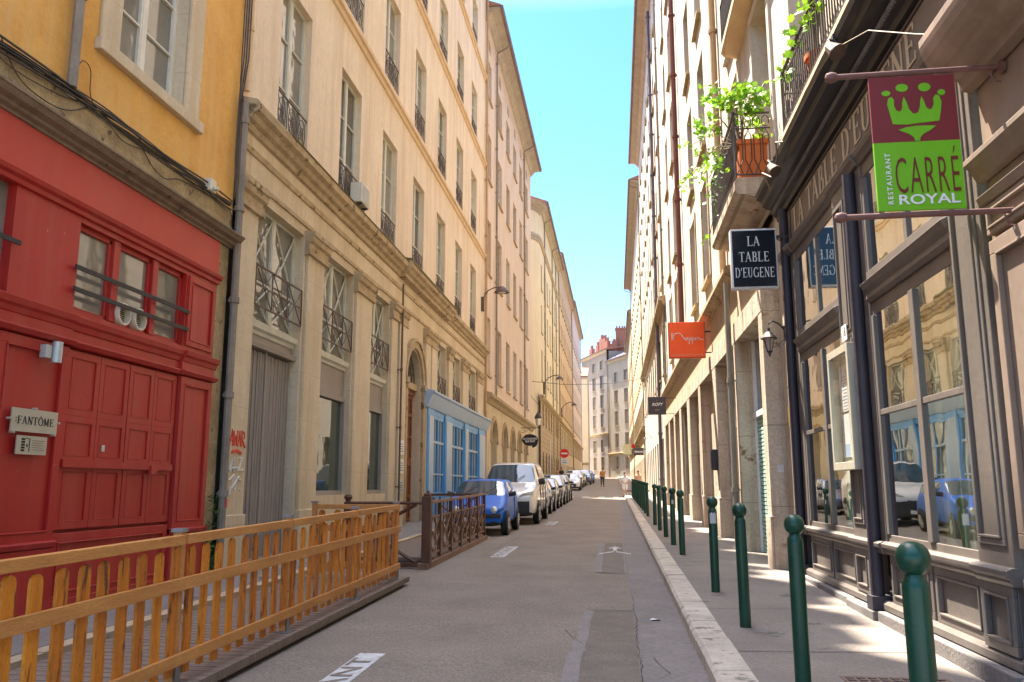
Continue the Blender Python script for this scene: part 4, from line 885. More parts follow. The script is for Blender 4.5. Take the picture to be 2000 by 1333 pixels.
for a,b,d in((6.3,6.92,.07),(6.92,9.2,.03),(9.2,10.32,.06),(10.32,12.7,.03),(12.7,13.5,.06)):
    S([(-.1,.93),(d-.02,.93),(d,.96),(d,.985),(d+.03,1.0),(d+.035,1.04),(d-.01,1.06),(-.1,1.06)],a,b)
    S([(-.1,5.12),(d-.02,5.13),(d,5.17),(d+.03,5.2),(d+.05,5.26),(d,5.28),(-.1,5.28)],a,b)
for a,b,d in((6.35,6.88,.05),(6.95,7.95,.0),(8.0,9.15,.0),(9.75,10.28,.04),(10.35,11.4,.0),(11.48,12.65,.0),(13.08,13.45,.04)): panel(mb,a,b,.46,.93,d,.07,.035)
for a,b in((6.4,6.86),(9.8,10.24),(13.12,13.42)): panel(mb,a,b,1.2,3.3 if a>9 else 4.9,.045,.05,.02)
panel(mb,9.8,10.24,3.4,4.95,.045,.05,.02)
S([(-.1,.36),(.05,.37),(.05,.43),(.02,.46),(-.1,.46)],6.3,12.95)
mb.obj('restaurant_front','rest_paint',R,bev=.006)
for u in(9.42,13.0):
    mb=MB(T); mb.tube([(u,.06,.34),(u,.06,5.0),(u,.06,5.1 if u<10 else 5.9)],.07,10); mb.box(u-.1,u+.1,-.1,.15,.36,.5); mb.obj('downpipe','rest_dark',R,smooth=True)
mb=MB(T); wall(mb,6.3,13.48,5.25,5.85,[],0,.0); mb.obj('fascia','fascia_grey',R)
mb=MB(T)
for z in(5.33,5.80): mb.box(7.05,12.75,.0,.012,z-.008,z+.008)
mb.box(12.74,12.76,.0,.012,5.33,5.8); mb.obj('fascia_line','rest_dark',R)
serif("LA TABLE D'EUGENE",.36,'letter_gold',T((9.88,.004,5.565)),RF,R,total=5.25,adv=1.0,ext=.008)
mb=MB(T); mb.prof([(-.05,5.84),(.05,5.86),(.07,5.93),(.12,5.95),(.12,6.05),(.2,6.07),(.27,6.12),(.29,6.2),(.36,6.24),(.38,6.32),(.30,6.35),(-.05,6.37)],6.25,13.5); mb.obj('cornice','rest_black',R)
mb=MB(T); u=6.3
while u<13.45: mb.box(u,u+.022,.12,.145,5.97,6.035); u+=.05
mb.obj('dentils','plinth_stone',R)
mb=MB(T)
for a,b in((6.9,9.2),(10.3,12.68)): mb.q((a,-.03,1.1),(b,-.03,1.1),(b,-.03,3.45),(a,-.03,3.45)); mb.q((a,-.031,3.88),(b,-.031,3.88),(b,-.031,5.),(a,-.031,5.))
mb.obj('shop_window','glass_clear',R)
def curtain(u0,u1,z0,z1,mat,amp=.03,d=-.22,f=26):
    m=MB(T); n=int((u1-u0)/.025); P_=[(u0+(u1-u0)*i/n,d+amp*math.sin(f*u0+f*(u1-u0)*i/n)+.4*amp*math.sin(61*i/n*(u1-u0))) for i in range(n+1)]
    for a,b in zip(P_,P_[1:]): m.q((a[0],a[1],z0),(b[0],b[1],z0),(b[0],b[1],z1),(a[0],a[1],z1))
    return m.obj('curtain',mat,R,smooth=True)
curtain(6.95,8.0,1.1,3.5,'curtain_green',.012,-.16); curtain(7.2,7.42,1.1,3.45,'curtain_white',.015,-.11,40); curtain(7.64,7.76,1.1,3.45,'curtain_white',.012,-.11,50); curtain(8.5,9.1,1.1,2.3,'curtain_green',.02,-.5)
curtain(10.38,11.3,1.1,2.2,'curtain_mint',.015,-.16,12); curtain(11.9,12.6,1.1,3.5,'curtain_green',.02,-.8); curtain(7.0,9.1,3.9,4.9,'curtain_green',.02,-.5); curtain(10.4,11.0,3.95,4.9,'curtain_mint',.02,-.35)
mb=MB(T)
for a,b in((6.25,9.3),(9.3,10.35),(10.35,13.5)):
    o=.12 if a!=9.3 else .16; mb.box(a,b-.02,-.3,o,.0,.36 if a!=9.3 else .355)
mb.obj('plinth','plinth_stone',R,bev=.012)
# balconies
def railing(parent,F,u0,u1,d,z,h=.85,ends=(0.,0.),orn=True,mat='iron'):
    m=MB(F.T); m.box(u0,u1,d-.02,d+.02,z+h-.03,z+h); m.box(u0,u1,d-.012,d+.012,z+.05,z+.07); m.box(u0,u1,d-.01,d+.01,z+h-.16,z+h-.14)
    n=int((u1-u0)/.105)
    for k in range(n+1):
        u=u0+(u1-u0)*k/n; m.box(u-.008,u+.008,d-.008,d+.008,z,z+h-.15)
        if orn and k<n:
            m.tube([(u+.05+.045*math.cos(a*1.05),d,z+h-.085+.045*math.sin(a*1.05)) for a in range(7)],.006,3)
            m.tube([(u,d,z+.07),(u+.05,d+.02,z+.22),(u+.105,d,z+.07)],.006,3)
    for u,e in((u0,ends[0]),(u1,ends[1])):
        m.box(u-.016,u+.016,d-.016,d+.016,z,z+h+.02)
        if e:
            m.box(u-.012,u+.012,.0,d,z+h-.03,z+h); m.box(u-.01,u+.01,0,d,z+.05,z+.07); m.box(u-.01,u+.01,0,d,z+h-.3,z+h-.28)
            nn=4; ww=d/nn
            for k in range(nn):
                a=k*ww
                m.tube([(u,a+ww*.15,z+.07),(u,a+ww*.5,z+.2),(u,a+ww*.85,z+.32),(u,a+ww*.85,z+h-.42),(u,a+ww*.5,z+h-.31),(u,a+ww*.15,z+h-.42),(u,a+ww*.15,z+.32),(u,a+ww*.5,z+.2),(u,a+ww*.85,z+.07)],.009,4)
                m.tube([(u,a+ww*(.5+.42*math.cos(t*.7)),z+h-.16+.10*math.sin(t*.7)) for t in range(10)],.008,4)
    return m.obj('railing',mat,parent)
mb=MB(T); mb.prof([(.0,6.42),(.20,6.44),(.60,6.52),(.64,6.58),(.64,6.74),(.60,6.80),(0,6.80)],13.9,17.35); b1=mb.obj('balcony','pale_stone',R); b1.data.materials[0]=M['shop_stone']
railing(b1,RW,13.93,17.3,.6,6.8,1.18,(1,1))
mb=MB(T); mb.prof([(0,6.40),(.28,6.41),(.31,6.45),(.31,6.52),(0,6.54)],2,11.6); b2=mb.obj('balcony','peach_trim',R); railing(b2,RW,2.1,11.55,.27,6.54,.9,(0,1))
mb=MB(T); mb.prof([(0,10.55),(.28,10.62),(.34,10.7),(.34,10.82),(0,10.84)],2,16.9); b3=mb.obj('balcony','peach_trim',R); railing(b3,RW,2.1,16.85,.31,10.84,.9,(0,1))
# stone shops under it: deep pillars that stand forward of the walls above
def arcade(R,u0,u1,pil,fills,mat='shop_stone'):
    m=MB(T)
    for a,b in pil:
        m.box(a,b,-.1,.28,gz(a),4.5); m.box(a-.03,b+.03,-.1,.31,gz(a),1.15 if a<20 else 1.35)
    m.box(u0,u1,-.1,.285,4.5,4.92); m.obj('stone_arcade',mat,R,bev=.012)
    m=MB(T); m.box(u0,u1,-.1,.2,4.92,5.9); m.obj('frieze','rev_stone',R)
    m=MB(T); m.prof([(0,5.86),(.24,5.88),(.27,5.95),(.36,5.99),(.42,6.04),(.42,6.13),(.36,6.18),(0,6.28)],max(u0,17.4),u1); m.obj('cornice','stone_mould',R)
    for k,(a,b) in enumerate(fills):
        kind=k%4; fm=MB(T); fm.box(a,b,-.12,.0,2.95,3.06); fm.box(a,a+.07,-.12,-.02,.2,4.5); fm.box(b-.07,b,-.12,-.02,.2,4.5); fm.box((a+b)/2-.03,(a+b)/2+.03,-.12,-.03,3.06,4.5); fm.obj('shop_frame',('white','win_brown','win_brown','grey_panel')[kind],R)
        g_=MB(T); g_.q((a,-.09,3.06),(b,-.09,3.06),(b,-.09,4.5),(a,-.09,4.5)); g_.obj('shop_window','glass_shop',R)
        s=MB(T)
        if kind==0:
            z=gz(a)+.15
            while z<2.95: s.prof([(-.09,z),(-.06,z+.012),(-.06,z+.06),(-.09,z+.072)],a+.07,b-.07); z+=.075
            s.obj('roller_shutter','shutter_green',R)
        elif kind==1: s.q((a,-.08,.3),(b,-.08,.3),(b,-.08,2.95),(a,-.08,2.95)); s.obj('shop_window','glass_shop',R)
        else: panel(s,a+.07,b-.07,gz(a)+.14,1.3,-.05,.1,.02); panel(s,a+.07,b-.07,1.3,2.95,-.05,.1,.02); s.obj('door','door_wood' if kind==2 else 'win_brown',R)
mb=MB(T); wall(mb,13.5,19.75,0,6.3,[],0,-.13); mb.box(13.5,14.05,-.2,.0,0,6.3); mb.obj('stone_wall','shop_stone',R)
arcade(R,14.05,19.75,[(14.05,14.42),(17.15,17.5)],[(14.42,17.15),(17.5,19.75)])
downpipe(R,RW,17.38,.35,5.8,'pipe_grey',.06,.38,step=2.2); downpipe(R,RW,19.85,6.5,27,'pipe_tan',.08,.1)
# brown neighbour
Rb=base_root('brown_shopfront',RW,4.5,'pinkish brown wooden shopfront at the right edge, beyond the green and maroon sign')
mb=MB(T); wall(mb,1.5,6.25,0,5.2,[],.3,-.012); panel(mb,4.3,5.25,.45,3.35,.05,.1,.03); panel(mb,5.3,6.2,3.4,3.62,.045,.04,.02); panel(mb,5.35,6.18,1.2,3.35,.05,.1,.03); panel(mb,5.35,6.18,.45,1.0,.05,.1,.03)
mb.prof([(0,3.62),(.06,3.64),(.08,3.70),(.0,3.72)],1.5,6.25); mb.prof([(0,3.82),(.05,3.84),(.09,3.92),(.13,3.96),(.13,4.0),(0,4.04)],1.5,6.28)
mb.prof([(0,4.55),(.08,4.57),(.1,4.65),(.2,4.68),(.22,4.74),(.30,4.77),(.33,4.83),(.35,4.9),(.36,4.94),(.36,5.0),(0,5.03)],1.5,6.3); mb.box(1.5,6.25,-.2,.0,5.0,6.3)
mb.obj('shopfront','brown_pink',Rb,bev=.006); 
mb=MB(T); mb.box(1.5,6.24,-.3,.10,0,.35); mb.obj('plinth','plinth_stone',Rb,bev=.012)
# signs and small things on the restaurant
t=thing('hanging_sign',(2.2,5.8,3.4),'maroon and green hanging banner sign with a green crown, between two horizontal poles','sign')
m=MB(); m.box(1.84,2.415,5.79,5.81,3.49,3.985); m.obj('lower_board','sign_green',t); m=MB(); m.box(1.84,2.415,5.79,5.81,3.985,4.475); m.obj('upper_board','sign_maroon',t)
for z,x1 in((4.50,2.70),(3.455,2.72)):
    m=MB(); m.tube([(1.61,5.8,z),(x1,5.8,z+.01)],.021,10); m.lathe([(.0,-.045),(.03,-.035),(.04,0),(.03,.035),(.0,.045)],(1.59,5.8,z),12,'x'); m.lathe([(.05,0),(.05,.02)],(2.73,5.8,z+.01),10,'x'); m.tube([(2.66,5.8,z-.02),(2.68,5.8,z-.09),(2.725,5.8,z-.1)],.008,4); m.obj('pole','pole_brown',t,smooth=True)
def flatp(mb,pts,y=5.787,th=.0035): mb.ext(pts,lambda p:(p[0],y+th,p[1]),lambda p:(p[0],y,p[1]))
m=MB(); cx=2.135; cz=4.24
def oval(x,z,rx,rz): flatp(m,[(x+rx*math.cos(k*math.pi/8),z+rz*math.sin(k*math.pi/8)) for k in range(16)])
for x,z,rx,rz in((-.185,.112,.030,.020),(-.075,.148,.042,.030),(.075,.145,.042,.032),(.185,.10,.026,.022)): oval(cx+x,cz+z,rx,rz)
# crown: base strip and four prongs
L=[(-.155,-.12),(-.172,-.03),(-.182,.03),(-.172,.075),(-.15,.085),(-.135,.06),(-.138,.015),(-.125,-.02),(-.10,-.03),(-.085,-.01),(-.08,.04),(-.068,.08),(-.052,.04),(-.04,-.01),(-.02,-.045),(.0,-.05),(.022,-.04),(.035,0),(.04,.04),(.05,.08),(.065,.04),(.075,-.005),(.095,-.025),(.115,-.018),(.128,.015),(.128,.06),(.145,.085),(.168,.075),(.18,.03),(.172,-.03),(.155,-.11),(.05,-.118),(-.06,-.128)]
flatp(m,[(cx+x,cz+z) for x,z in L],5.7868)
Fn=[(-.12,-.165),(-.07,-.148),(.0,-.14),(.07,-.142),(.13,-.145),(.09,-.178),(.045,-.20),(.022,-.225),(.016,-.25),(-.018,-.25),(-.022,-.225),(-.05,-.20)]
flatp(m,[(cx+x,cz+z) for x,z in Fn],5.7866); m.obj('crown_emblem','sign_green',t)
text('CARRÉ',.40,'letter_maroon',(2.18,5.786,3.775),CAMF,t,ext=.001,sp=1.15,off=-.004,fit=(.42,.33))
text('ROYAL',.115,'white',(2.18,5.786,3.565),CAMF,t,ext=.001,off=.002,fit=(.40,.072))
text('RESTAURANT',.058,'white',(1.925,5.786,3.72),((0,0,1),(-1,0,0)),t,ext=.001,sp=1.3,off=.001,fit=(.37,.036))
t=thing('hanging_sign',(2.2,12.95,4.55),"black lightbox sign reading LA TABLE D'EUGENE in white",'sign')
m=MB(); m.box(1.85,2.55,12.88,13.02,4.62,5.57); m.obj('box_frame','white',t,bev=.01); m=MB(); m.box(1.875,2.525,12.868,12.885,4.65,5.54); m.obj('front_panel','sign_black',t)
for s,z,tt in(('LA',5.37,.2),('TABLE',5.12,.46),("D'EUGENE",4.87,.60)): serif(s,.155,'white',(2.2,12.866,z),CAMF,t,total=tt,ext=.002)
m=MB(); m.box(2.5,2.74,12.93,12.97,5.43,5.47); m.tube([(2.55,12.95,5.43),(2.66,12.95,5.36),(2.72,12.95,5.22)],.012,5); m.obj('bracket','iron',t)
t=thing('hanging_sign',(1.93,22,4.85),'square orange hanging sign with thin white handwriting','sign')
m=MB(); m.box(1.45,2.40,21.97,22.09,4.92,5.88); m.obj('box_frame','sign_orange_side',t,bev=.008); m=MB(); m.box(1.475,2.375,21.955,21.972,4.945,5.855); m.obj('front_panel','sign_orange',t)
m=MB(); y=21.95
def pen(pts,r=.010): m.tube([(1.45+.95*x,y,4.92+.96*(1-zz)) for x,zz in pts],r,5)
pen([(.09,.5),(.085,.33),(.10,.30),(.12,.38),(.125,.50)]); pen([(.125,.45),(.15,.36),(.2,.32),(.28,.31),(.34,.34),(.40,.42),(.44,.48),(.47,.5),(.52,.5)])
def ring(cx,cy,r): pen([(cx+r*math.cos(k*.7),cy+r*1.05*math.sin(k*.7)) for k in range(10)])
ring(.50,.475,.03); pen([(.56,.45),(.565,.6),(.535,.62)]); pen([(.56,.40),(.562,.41)]); ring(.62,.475,.03); pen([(.65,.45),(.652,.6),(.62,.62)]); ring(.71,.475,.03); pen([(.74,.45),(.742,.5)]); pen([(.78,.5),(.78,.45),(.82,.44),(.84,.48),(.95,.50)])
m.obj('handwriting','white',t); text('RESTAURANT TRAITEUR',.058,'cloth_pink',(1.93,21.953,5.0),CAMF,t,ext=.001,fit=(.82,.04))
m=MB(); m.box(2.4,2.74,22.0,22.04,5.6,5.64); m.box(2.4,2.74,22.0,22.04,5.05,5.08); m.obj('bracket','iron',t)
t=thing('hanging_sign',(1.75,35,4.5),'dark grey square hanging sign with a small white word, beyond the orange one','sign')
m=MB(); m.box(1.385,2.12,34.97,35.05,4.53,5.27); m.obj('board','sign_grey',t,bev=.006); text('ROFY',.17,'white',(1.76,34.967,4.95),CAMF,t,ext=.001,shear=.3,off=.006); m=MB(); m.box(1.68,1.84,34.966,34.969,4.72,4.735); m.box(1.74,1.78,34.966,34.969,5.12,5.13); m.obj('fine_lines','alu',t)
m=MB(); m.box(2.12,2.74,35,35.03,5.2,5.23); m.box(2.12,2.74,35,35.03,4.56,4.58); m.obj('bracket','iron',t)
t=thing('hanging_sign',(2.0,75,4.2),'small far grey hanging sign low on the right wall','sign'); m=MB(); m.box(1.6,2.5,74.97,75.05,4.3,4.95); m.obj('board','sign_grey',t); text('bistrot',.26,'white',(2.05,74.96,4.62),CAMF,t,ext=.001,off=.008); m=MB(); m.box(2.5,2.74,75,75.04,4.8,4.85); m.obj('bracket','iron',t)
t=thing('hanging_sign',(1.4,92,4.8),'far pale green square sign with a red strip on the right wall','sign'); m=MB(); m.box(.85,1.75,91.9,92,5.0,6.1); m.obj('board','curtain_green',t); m=MB(); m.box(1.76,2.1,91.9,92,5.7,6.1); m.obj('red_strip','sign_red',t); m=MB(); m.box(2.1,2.74,91.95,92,5.8,5.85); m.obj('bracket','iron',t)
def lantern(u,z,label,s=1.):
    t=thing('wall_lantern',T((u,.1,z-.3)),label,'lantern'); ux=u-.12*s; d=.32*s
    m=MB(T); m.box(u-.03,u+.03,.03,.07,z-.1,z+.14); m.tube([(u,.06,z+.08),(u,.14,z+.18*s),(ux,d-.06,z+.2*s),(ux,d,z+.15*s)],.013,6); m.tube([(u,.07,z-.08),(u,.16,z-.16),(u,.12,z-.22),(u,.07,z-.14)],.009,5); m.obj('bracket','iron',t)
    m=MB(T); m.lathe([(.035,0),(.085,.20)],(ux,d,z-.28),6); m.obj('lantern_glass','lamp_glass',t)
    m=MB(T); m.lathe([(.135,-.015),(.13,.0),(.06,.085),(.03,.1),(.02,.16),(.0,.17)],(ux,d,z-.07),8); m.lathe([(.0,-.09),(.015,-.06),(.02,-.03),(.045,0),(.05,.012)],(ux,d,z-.29),8)
    for k in range(6):
        a=k*math.pi/3; m.tube([(ux+.037*math.cos(a),d+.037*math.sin(a),z-.28),(ux+.09*math.cos(a),d+.09*math.sin(a),z-.07)],.006,4)
    m.obj('lantern_frame','iron',t); return t
lantern(13.4,3.98,'black wall lantern on the far end of the restaurant front, beside its black sign'); lantern(64,5.2,'small far black wall lantern on the right wall',1.6)
t=thing('menu_case',T((9.97,.1,1.78)),'tall metal framed menu case with paper sheets on the restaurant front','menu case')
m=MB(T); m.box(9.55,10.45,.05,.06,1.8,3.2)
for p in((9.55,9.62,1.8,3.2),(10.38,10.45,1.8,3.2),(9.62,10.38,1.8,1.89),(9.62,10.38,3.11,3.2)): m.box(p[0],p[1],.06,.17,p[2],p[3])
m.obj('case_frame','plaque',t,bev=.006)
m=MB(T)
for a,b,c,e in((9.64,9.98,2.5,3.06),(10.0,10.33,2.48,3.02),(9.66,10.0,1.93,2.47),(10.01,10.35,1.95,2.45)): m.box(a,b,.062+.002*c,.066+.002*c,c,e)
m.obj('paper_sheet','white',t)
m=MB(T); m.box(10.05,10.25,.068,.07,1.95,2.1); m.obj('paper_sheet','blue_pale',t)
m=MB(T)
for k in range(11):
    m.box(10.02,10.24-.03*(k%3),.0718,.0725,2.5+k*.038,2.506+k*.038); m.box(9.69,9.88-.02*(k%2),.0718,.0725,2.54+k*.038,2.546+k*.038); m.box(9.73,9.94-.03*(k%2),.0708,.0715,1.99+k*.038,1.996+k*.038)
m.obj('fine_lines','slate',t); m=MB(T); m.q((9.62,.15,1.89),(10.38,.15,1.89),(10.38,.15,3.11),(9.62,.15,3.11)); m.obj('case_glass','glass_case',t)
t=thing('number_plate',T((9.95,.06,3.3)),'small white enamel house number above the menu case','house number'); m=MB(T); m.box(9.87,10.07,.066,.075,3.29,3.47); m.obj('plate','white',t); text('18',.15,'sign_grey',T((9.97,.0765,3.38)),RF,t,ext=.001)
m=MB(T); m.box(13.15,13.36,.066,.078,2.5,2.85); solo(m,'name_plaque','brass','brass plaque on the restaurant front below the wall lantern','plaque')
m=MB(); m.box(2.66,2.72,14.035,14.048,1.78,1.84) if 0 else m.box(2.60,2.69,14.036,14.046,1.84,1.96); solo(m,'wall_sticker','sticker','little white notice on the stone pillar beside the restaurant','notice')
m=MB(T); m.box(20.85,21.15,.28,.42,2.0,2.5); m.box(20.88,21.12,.42,.435,2.05,2.45); solo(m,'letter_box','rest_dark','blue grey box fixed to a stone pillar on the right','letter box',bev=.02)
def flood(p,aim,label,arm):
    t=thing('floodlight',p,label,'floodlight'); p=Vector(p); a=Vector(aim).normalized()
    m=MB(); m.tube([p+a*-.09,p+a*.07],.05,8,.085); m.tube([p+a*.07,p+a*.09],.09,10); m.obj('lamp_body','iron_rust',t,smooth=True)
    m=MB(); m.tube(arm,.013,5); m.box(arm[-1][0]-.02,arm[-1][0]+.02,arm[-1][1]-.05,arm[-1][1]+.05,arm[-1][2]-.05,arm[-1][2]+.05); m.obj('arm','iron',t)
flood((2.52,6.55,3.9),(-.7,-.1,-.3),'rusty floodlight on the pale pilaster behind the green sign',[(2.55,6.55,3.9),(2.62,6.58,4.02),(2.72,6.6,3.98)])
flood((2.30,11.6,6.05),(.3,-.6,-.7),'floodlight under the far part of the black cornice, beside the balcony pots',[(2.3,11.6,6.05),(2.28,11.7,6.2),(2.36,11.8,6.24)])
flood((2.32,8.3,6.05),(.3,-.6,-.7),'floodlight clipped to the near part of the black cornice',[(2.32,8.3,6.05),(2.3,8.4,6.22),(2.38,8.5,6.26)])
m=MB(); m.tube([(2.36,8.5,6.15),(2.45,7.6,5.85),(2.6,6.9,5.4),(2.7,6.4,5.1)],.006,4); m.tube([(2.36,8.5,6.15),(2.345,9.6,6.26),(2.35,10.6,6.25),(2.36,11.1,6.24)],.01,4); m.tube([(2.34,11.7,6.1),(2.3,11.9,6.3),(2.4,12.2,6.15),(2.3,12.4,6.3),(2.45,12.6,6.1)],.012,4); m.tube([(2.34,11.7,6.1),(2.35,11.5,6.2),(2.3,11.3,6.32),(2.36,11.1,6.24)],.012,4); solo(m,'cable_bundle','cable_tan','thin tangled wires along the black restaurant cornice','cables')
# planters and vine
t=thing('potted_vine',T((14.2,.3,6.8)),'bright green climbing vine spilling over the balcony from two terracotta planters','potted plant')
m=MB(T); m.box(13.98,14.5,.05,.52,6.81,7.5); m.box(13.95,14.53,.02,.55,7.42,7.52); m.obj('planter','terracotta',t,bev=.02)
m=MB(T); m.lathe([(.12,0),(.17,.36),(.2,.37),(.2,.45),(.12,.45)],(14.85,.40,7.28),16); m.obj('planter','terracotta',t,smooth=True)
def leaves(m,c,n,sp,s0,s1,rr):
    for _ in range(n):
        p=Vector(c)+Vector((rr.gauss(0,sp[0]),rr.gauss(0,sp[1]),rr.gauss(0,sp[2]))); s=rr.uniform(s0,s1)
        nrm=Vector((rr.gauss(-.2,.6),rr.gauss(-.5,.6),rr.gauss(.5,.6))).normalized(); a=nrm.cross(Vector((rr.gauss(0,1),rr.gauss(0,1),rr.gauss(0,1)))).normalized(); b=nrm.cross(a)
        P5=[(0,-.55),(.35,-.6),(.5,-.15),(.95,.05),(.55,.3),(.6,.75),(.22,.6),(0,1.05),(-.22,.6),(-.6,.75),(-.55,.3),(-.95,.05),(-.5,-.15),(-.35,-.6)]
        m.q(*[p+a*x*s+b*y*s+nrm*(-.18*s*abs(x)) for x,y in P5])
rr=random.Random(21); m=MB(); st=MB()
PL=[(1.72,13.95,7.75,26),(1.95,13.9,8.15,40),(2.1,13.9,8.3,36),(2.3,13.85,8.25,50),(2.5,13.9,8.2,55),(2.65,13.9,8.25,40),(1.8,14.2,8.45,26),(1.6,14.2,7.9,26),(1.45,14.6,7.7,18),(1.75,14.6,7.5,30),(1.9,14.4,7.3,34),(1.55,15.0,7.35,16),(1.36,15.0,7.15,16),(1.85,15.2,7.3,16),(1.9,15.8,7.2,10),(2.0,16.8,6.6,6),(2.4,14.0,7.95,40),(2.65,14.1,7.7,26)]
for x,y,z,n in PL: leaves(m,(x,y,z),int(n*(1.25 if y<14.3 else .7)),(.10,.13,.10),.035,.085,rr); st.tube([(2.3,14.2,7.5),((x+2.3)/2,(y+14.2)/2,max(z,7.5)+.15),(x,y,z)],.008,4)
m.obj('foliage','leaf',t); st.obj('stem','stem',t)
m=MB(); 
for x,y,z,n in((1.95,14.6,7.4,110),(1.95,15.0,7.2,60),(2.0,15.8,7.0,20)): leaves(m,(x,y,z),n,(.05,.2,.16),.015,.03,rr)
m.obj('foliage','leaf_dark',t)
t=thing('potted_vine',T((10.2,.2,6.6)),'green vine shoots climbing over the long shallow balcony above the black cornice','potted plant')
m=MB(); st=MB(); rr=random.Random(4)
for x,y,z,n in((2.42,11.3,7.35,10),(2.42,10.6,7.5,10),(2.4,9.6,7.55,26),(2.35,9.2,7.6,34),(2.4,8.8,7.55,26),(2.42,9.5,7.15,14),(2.45,10.9,7.2,8),(2.5,9.9,7.7,14)): leaves(m,(x,y,z),n,(.06,.13,.10),.05,.095,rr); st.tube([(2.6,10,6.6),((x+2.6)/2,(y+10)/2,7.4),(x,y,z)],.007,4)
m.obj('foliage','leaf',t); st.obj('stem','stem',t); m=MB(T); m.lathe([(.12,0),(.16,.3),(.18,.3),(.18,.36),(.1,.36)],(10,.13,6.54),14); m.obj('planter','terracotta',t,smooth=True)
# ================================================================ RIGHT further
RR=[(7.4,3.0),(11.3,2.9),(15.4,2.8),(19.4,2.7),(23.2,2.4),(26.9,2.0)]
row_bld('stone_building','pale stone building with a dark red drainpipe, behind the square orange sign',RW,19.8,31.5,31.3,'pale_stone',3.7,1.6,RR,'shop_stone',6.3,.8,frame='shutter_tan',glass='glass',pipes=0,rmat='tiles',shops=False,corn=False)
R2=bpy.data.objects['stone_building']; arcade(R2,19.75,31.5,[(20.7,21.45),(24.5,25.1),(28.1,29.1)],[(19.75,20.7),(21.45,24.5),(25.1,28.1),(29.1,31.5)])
R3=row_bld('pale_building','pale building between the dark red drainpipe and the tall-based building',RW,31.5,42.75,31.5,'pale_pink',3.6,1.5,RR,'shop_stone',6.4,.8,frame='win_white',glass='glass',pipes=0,shops=False,corn=False)
arcade(R3,31.5,42.75,[(31.7,32.6),(35.,35.8),(38.4,39.2),(41.7,42.5)],[(32.6,35),(35.8,38.4),(39.2,41.7)])
downpipe(R3,RW,31.6,6.2,30.5,'pipe_red',.10,.14); downpipe(R3,RW,31.6,.6,6.1,'pipe_grey',.07,.14)
R4=row_bld('tall_based_building','right side building whose stone base rises two storeys to a long cornice',RW,42.8,76,31.9,'pale_stone',3.1,1.3,[(7.6,2.4),(12.4,2.8),(16.4,2.7),(20.4,2.6),(24.2,2.3),(27.8,1.8)],'pale_stone',11.2,.85,frame='shutter_tan',glass='glass',pipes=1)
downpipe(R4,RW,48.8,.8,31,'slate',.10,.16)
row_bld('cream_row_building','farther cream building on the right row with lower cornice',RW,76.3,121,30.3,'cream',3.1,1.3,[(7.4,2.6),(11.8,2.7),(16.,2.6),(20.1,2.5),(24,2.2)],'stone_warm',6.8,.9,frame='win_white',glass='glass',pipes=2)
row_bld('last_right_building','last building of the right row, mostly hidden by the nearer ones',RW,121.2,160,27.,'tan_plaster',3.3,1.3,[(7.6,2.6),(11.8,2.7),(16.,2.6),(20.1,2.4)],'stone_warm',7,.5,frame='win_white',glass='glass_far',pipes=0)
# ================================================================ far end
def facing(x0,y0,x1,y1):
    U=Vector((x1-x0,y1-y0)); L=U.length; U/=L; N=Vector((U.y,-U.x)); N=-N if N.y>0 else N; return Fac((x0,y0),(U.x,U.y),(N.x,N.y)),L
F1,L1=facing(-7.3,193.5,-1.4,178)
row_bld('grey_end_building','grey pink facade closing the end of the street, with terracotta chimney pots',F1,0,L1,30.6,'far_grey',5.0,2.3,[(8.5,2.6),(13.9,2.9),(18.2,2.9),(22.4,2.9),(26.6,2.0)],'fascia_grey',12.4,.6,frame='win_white',glass='glass_far',pipes=1,shops=False,rise=2.2,back=None) if False else None
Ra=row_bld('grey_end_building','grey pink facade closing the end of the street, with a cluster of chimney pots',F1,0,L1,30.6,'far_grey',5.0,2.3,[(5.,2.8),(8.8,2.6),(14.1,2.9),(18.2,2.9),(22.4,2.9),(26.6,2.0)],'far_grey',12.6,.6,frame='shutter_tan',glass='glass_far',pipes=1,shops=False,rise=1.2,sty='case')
m=MB(F1.T)
for u,d,h in((3,-1.5,2.2),(6,-2,2.6),(8.5,-2,3.8),(10.5,-2,3.4),(13,-1.6,2.4)):
    m.box(u-.9,u+.9,d-.4,d+.4,30,30.6+h)
    for j in(-.6,-.2,.2,.6): m.lathe([(.16,0),(.14,.7),(.18,.8)],(u+j,d,30.6+h),7)
m.obj('chimney','brick_red',Ra)
m=MB(F1.T); m.tube([(L1-1.5,-2,31),(L1-1.5,-2,37)],.04,4); m.tube([(L1-2,-2,36.6),(L1-.8,-2,36.9)],.03,4); m.obj('antenna','alu',Ra)
F2,L2=facing(-1.35,177.9,4.2,165.5)
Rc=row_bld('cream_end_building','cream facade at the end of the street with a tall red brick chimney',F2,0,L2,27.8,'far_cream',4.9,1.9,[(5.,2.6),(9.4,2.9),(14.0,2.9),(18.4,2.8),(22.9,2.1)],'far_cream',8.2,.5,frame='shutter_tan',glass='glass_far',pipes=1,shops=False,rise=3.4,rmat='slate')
m=MB(); m.box(.6,2.9,179.5,181.5,26,35.2); m.box(.5,3.0,179.4,181.6,35.2,35.5)
for x in(.9,1.5,2.1,2.6): m.lathe([(.2,0),(.18,.6)],(x,180.5,35.5),8)
m.obj('chimney','brick_red',Rc); m=MB(); m.box(-1.2,.9,179,184,27.5,31.2); m.ext([(-1.3,31.2),(1.0,33),(1.0,31.2)],lambda p:(p[0],179,p[1]),lambda p:(p[0],184,p[1])); m.obj('gable_wall','brick_red',Rc)
F3=Fac((-20,172),(1,0),(0,-1))
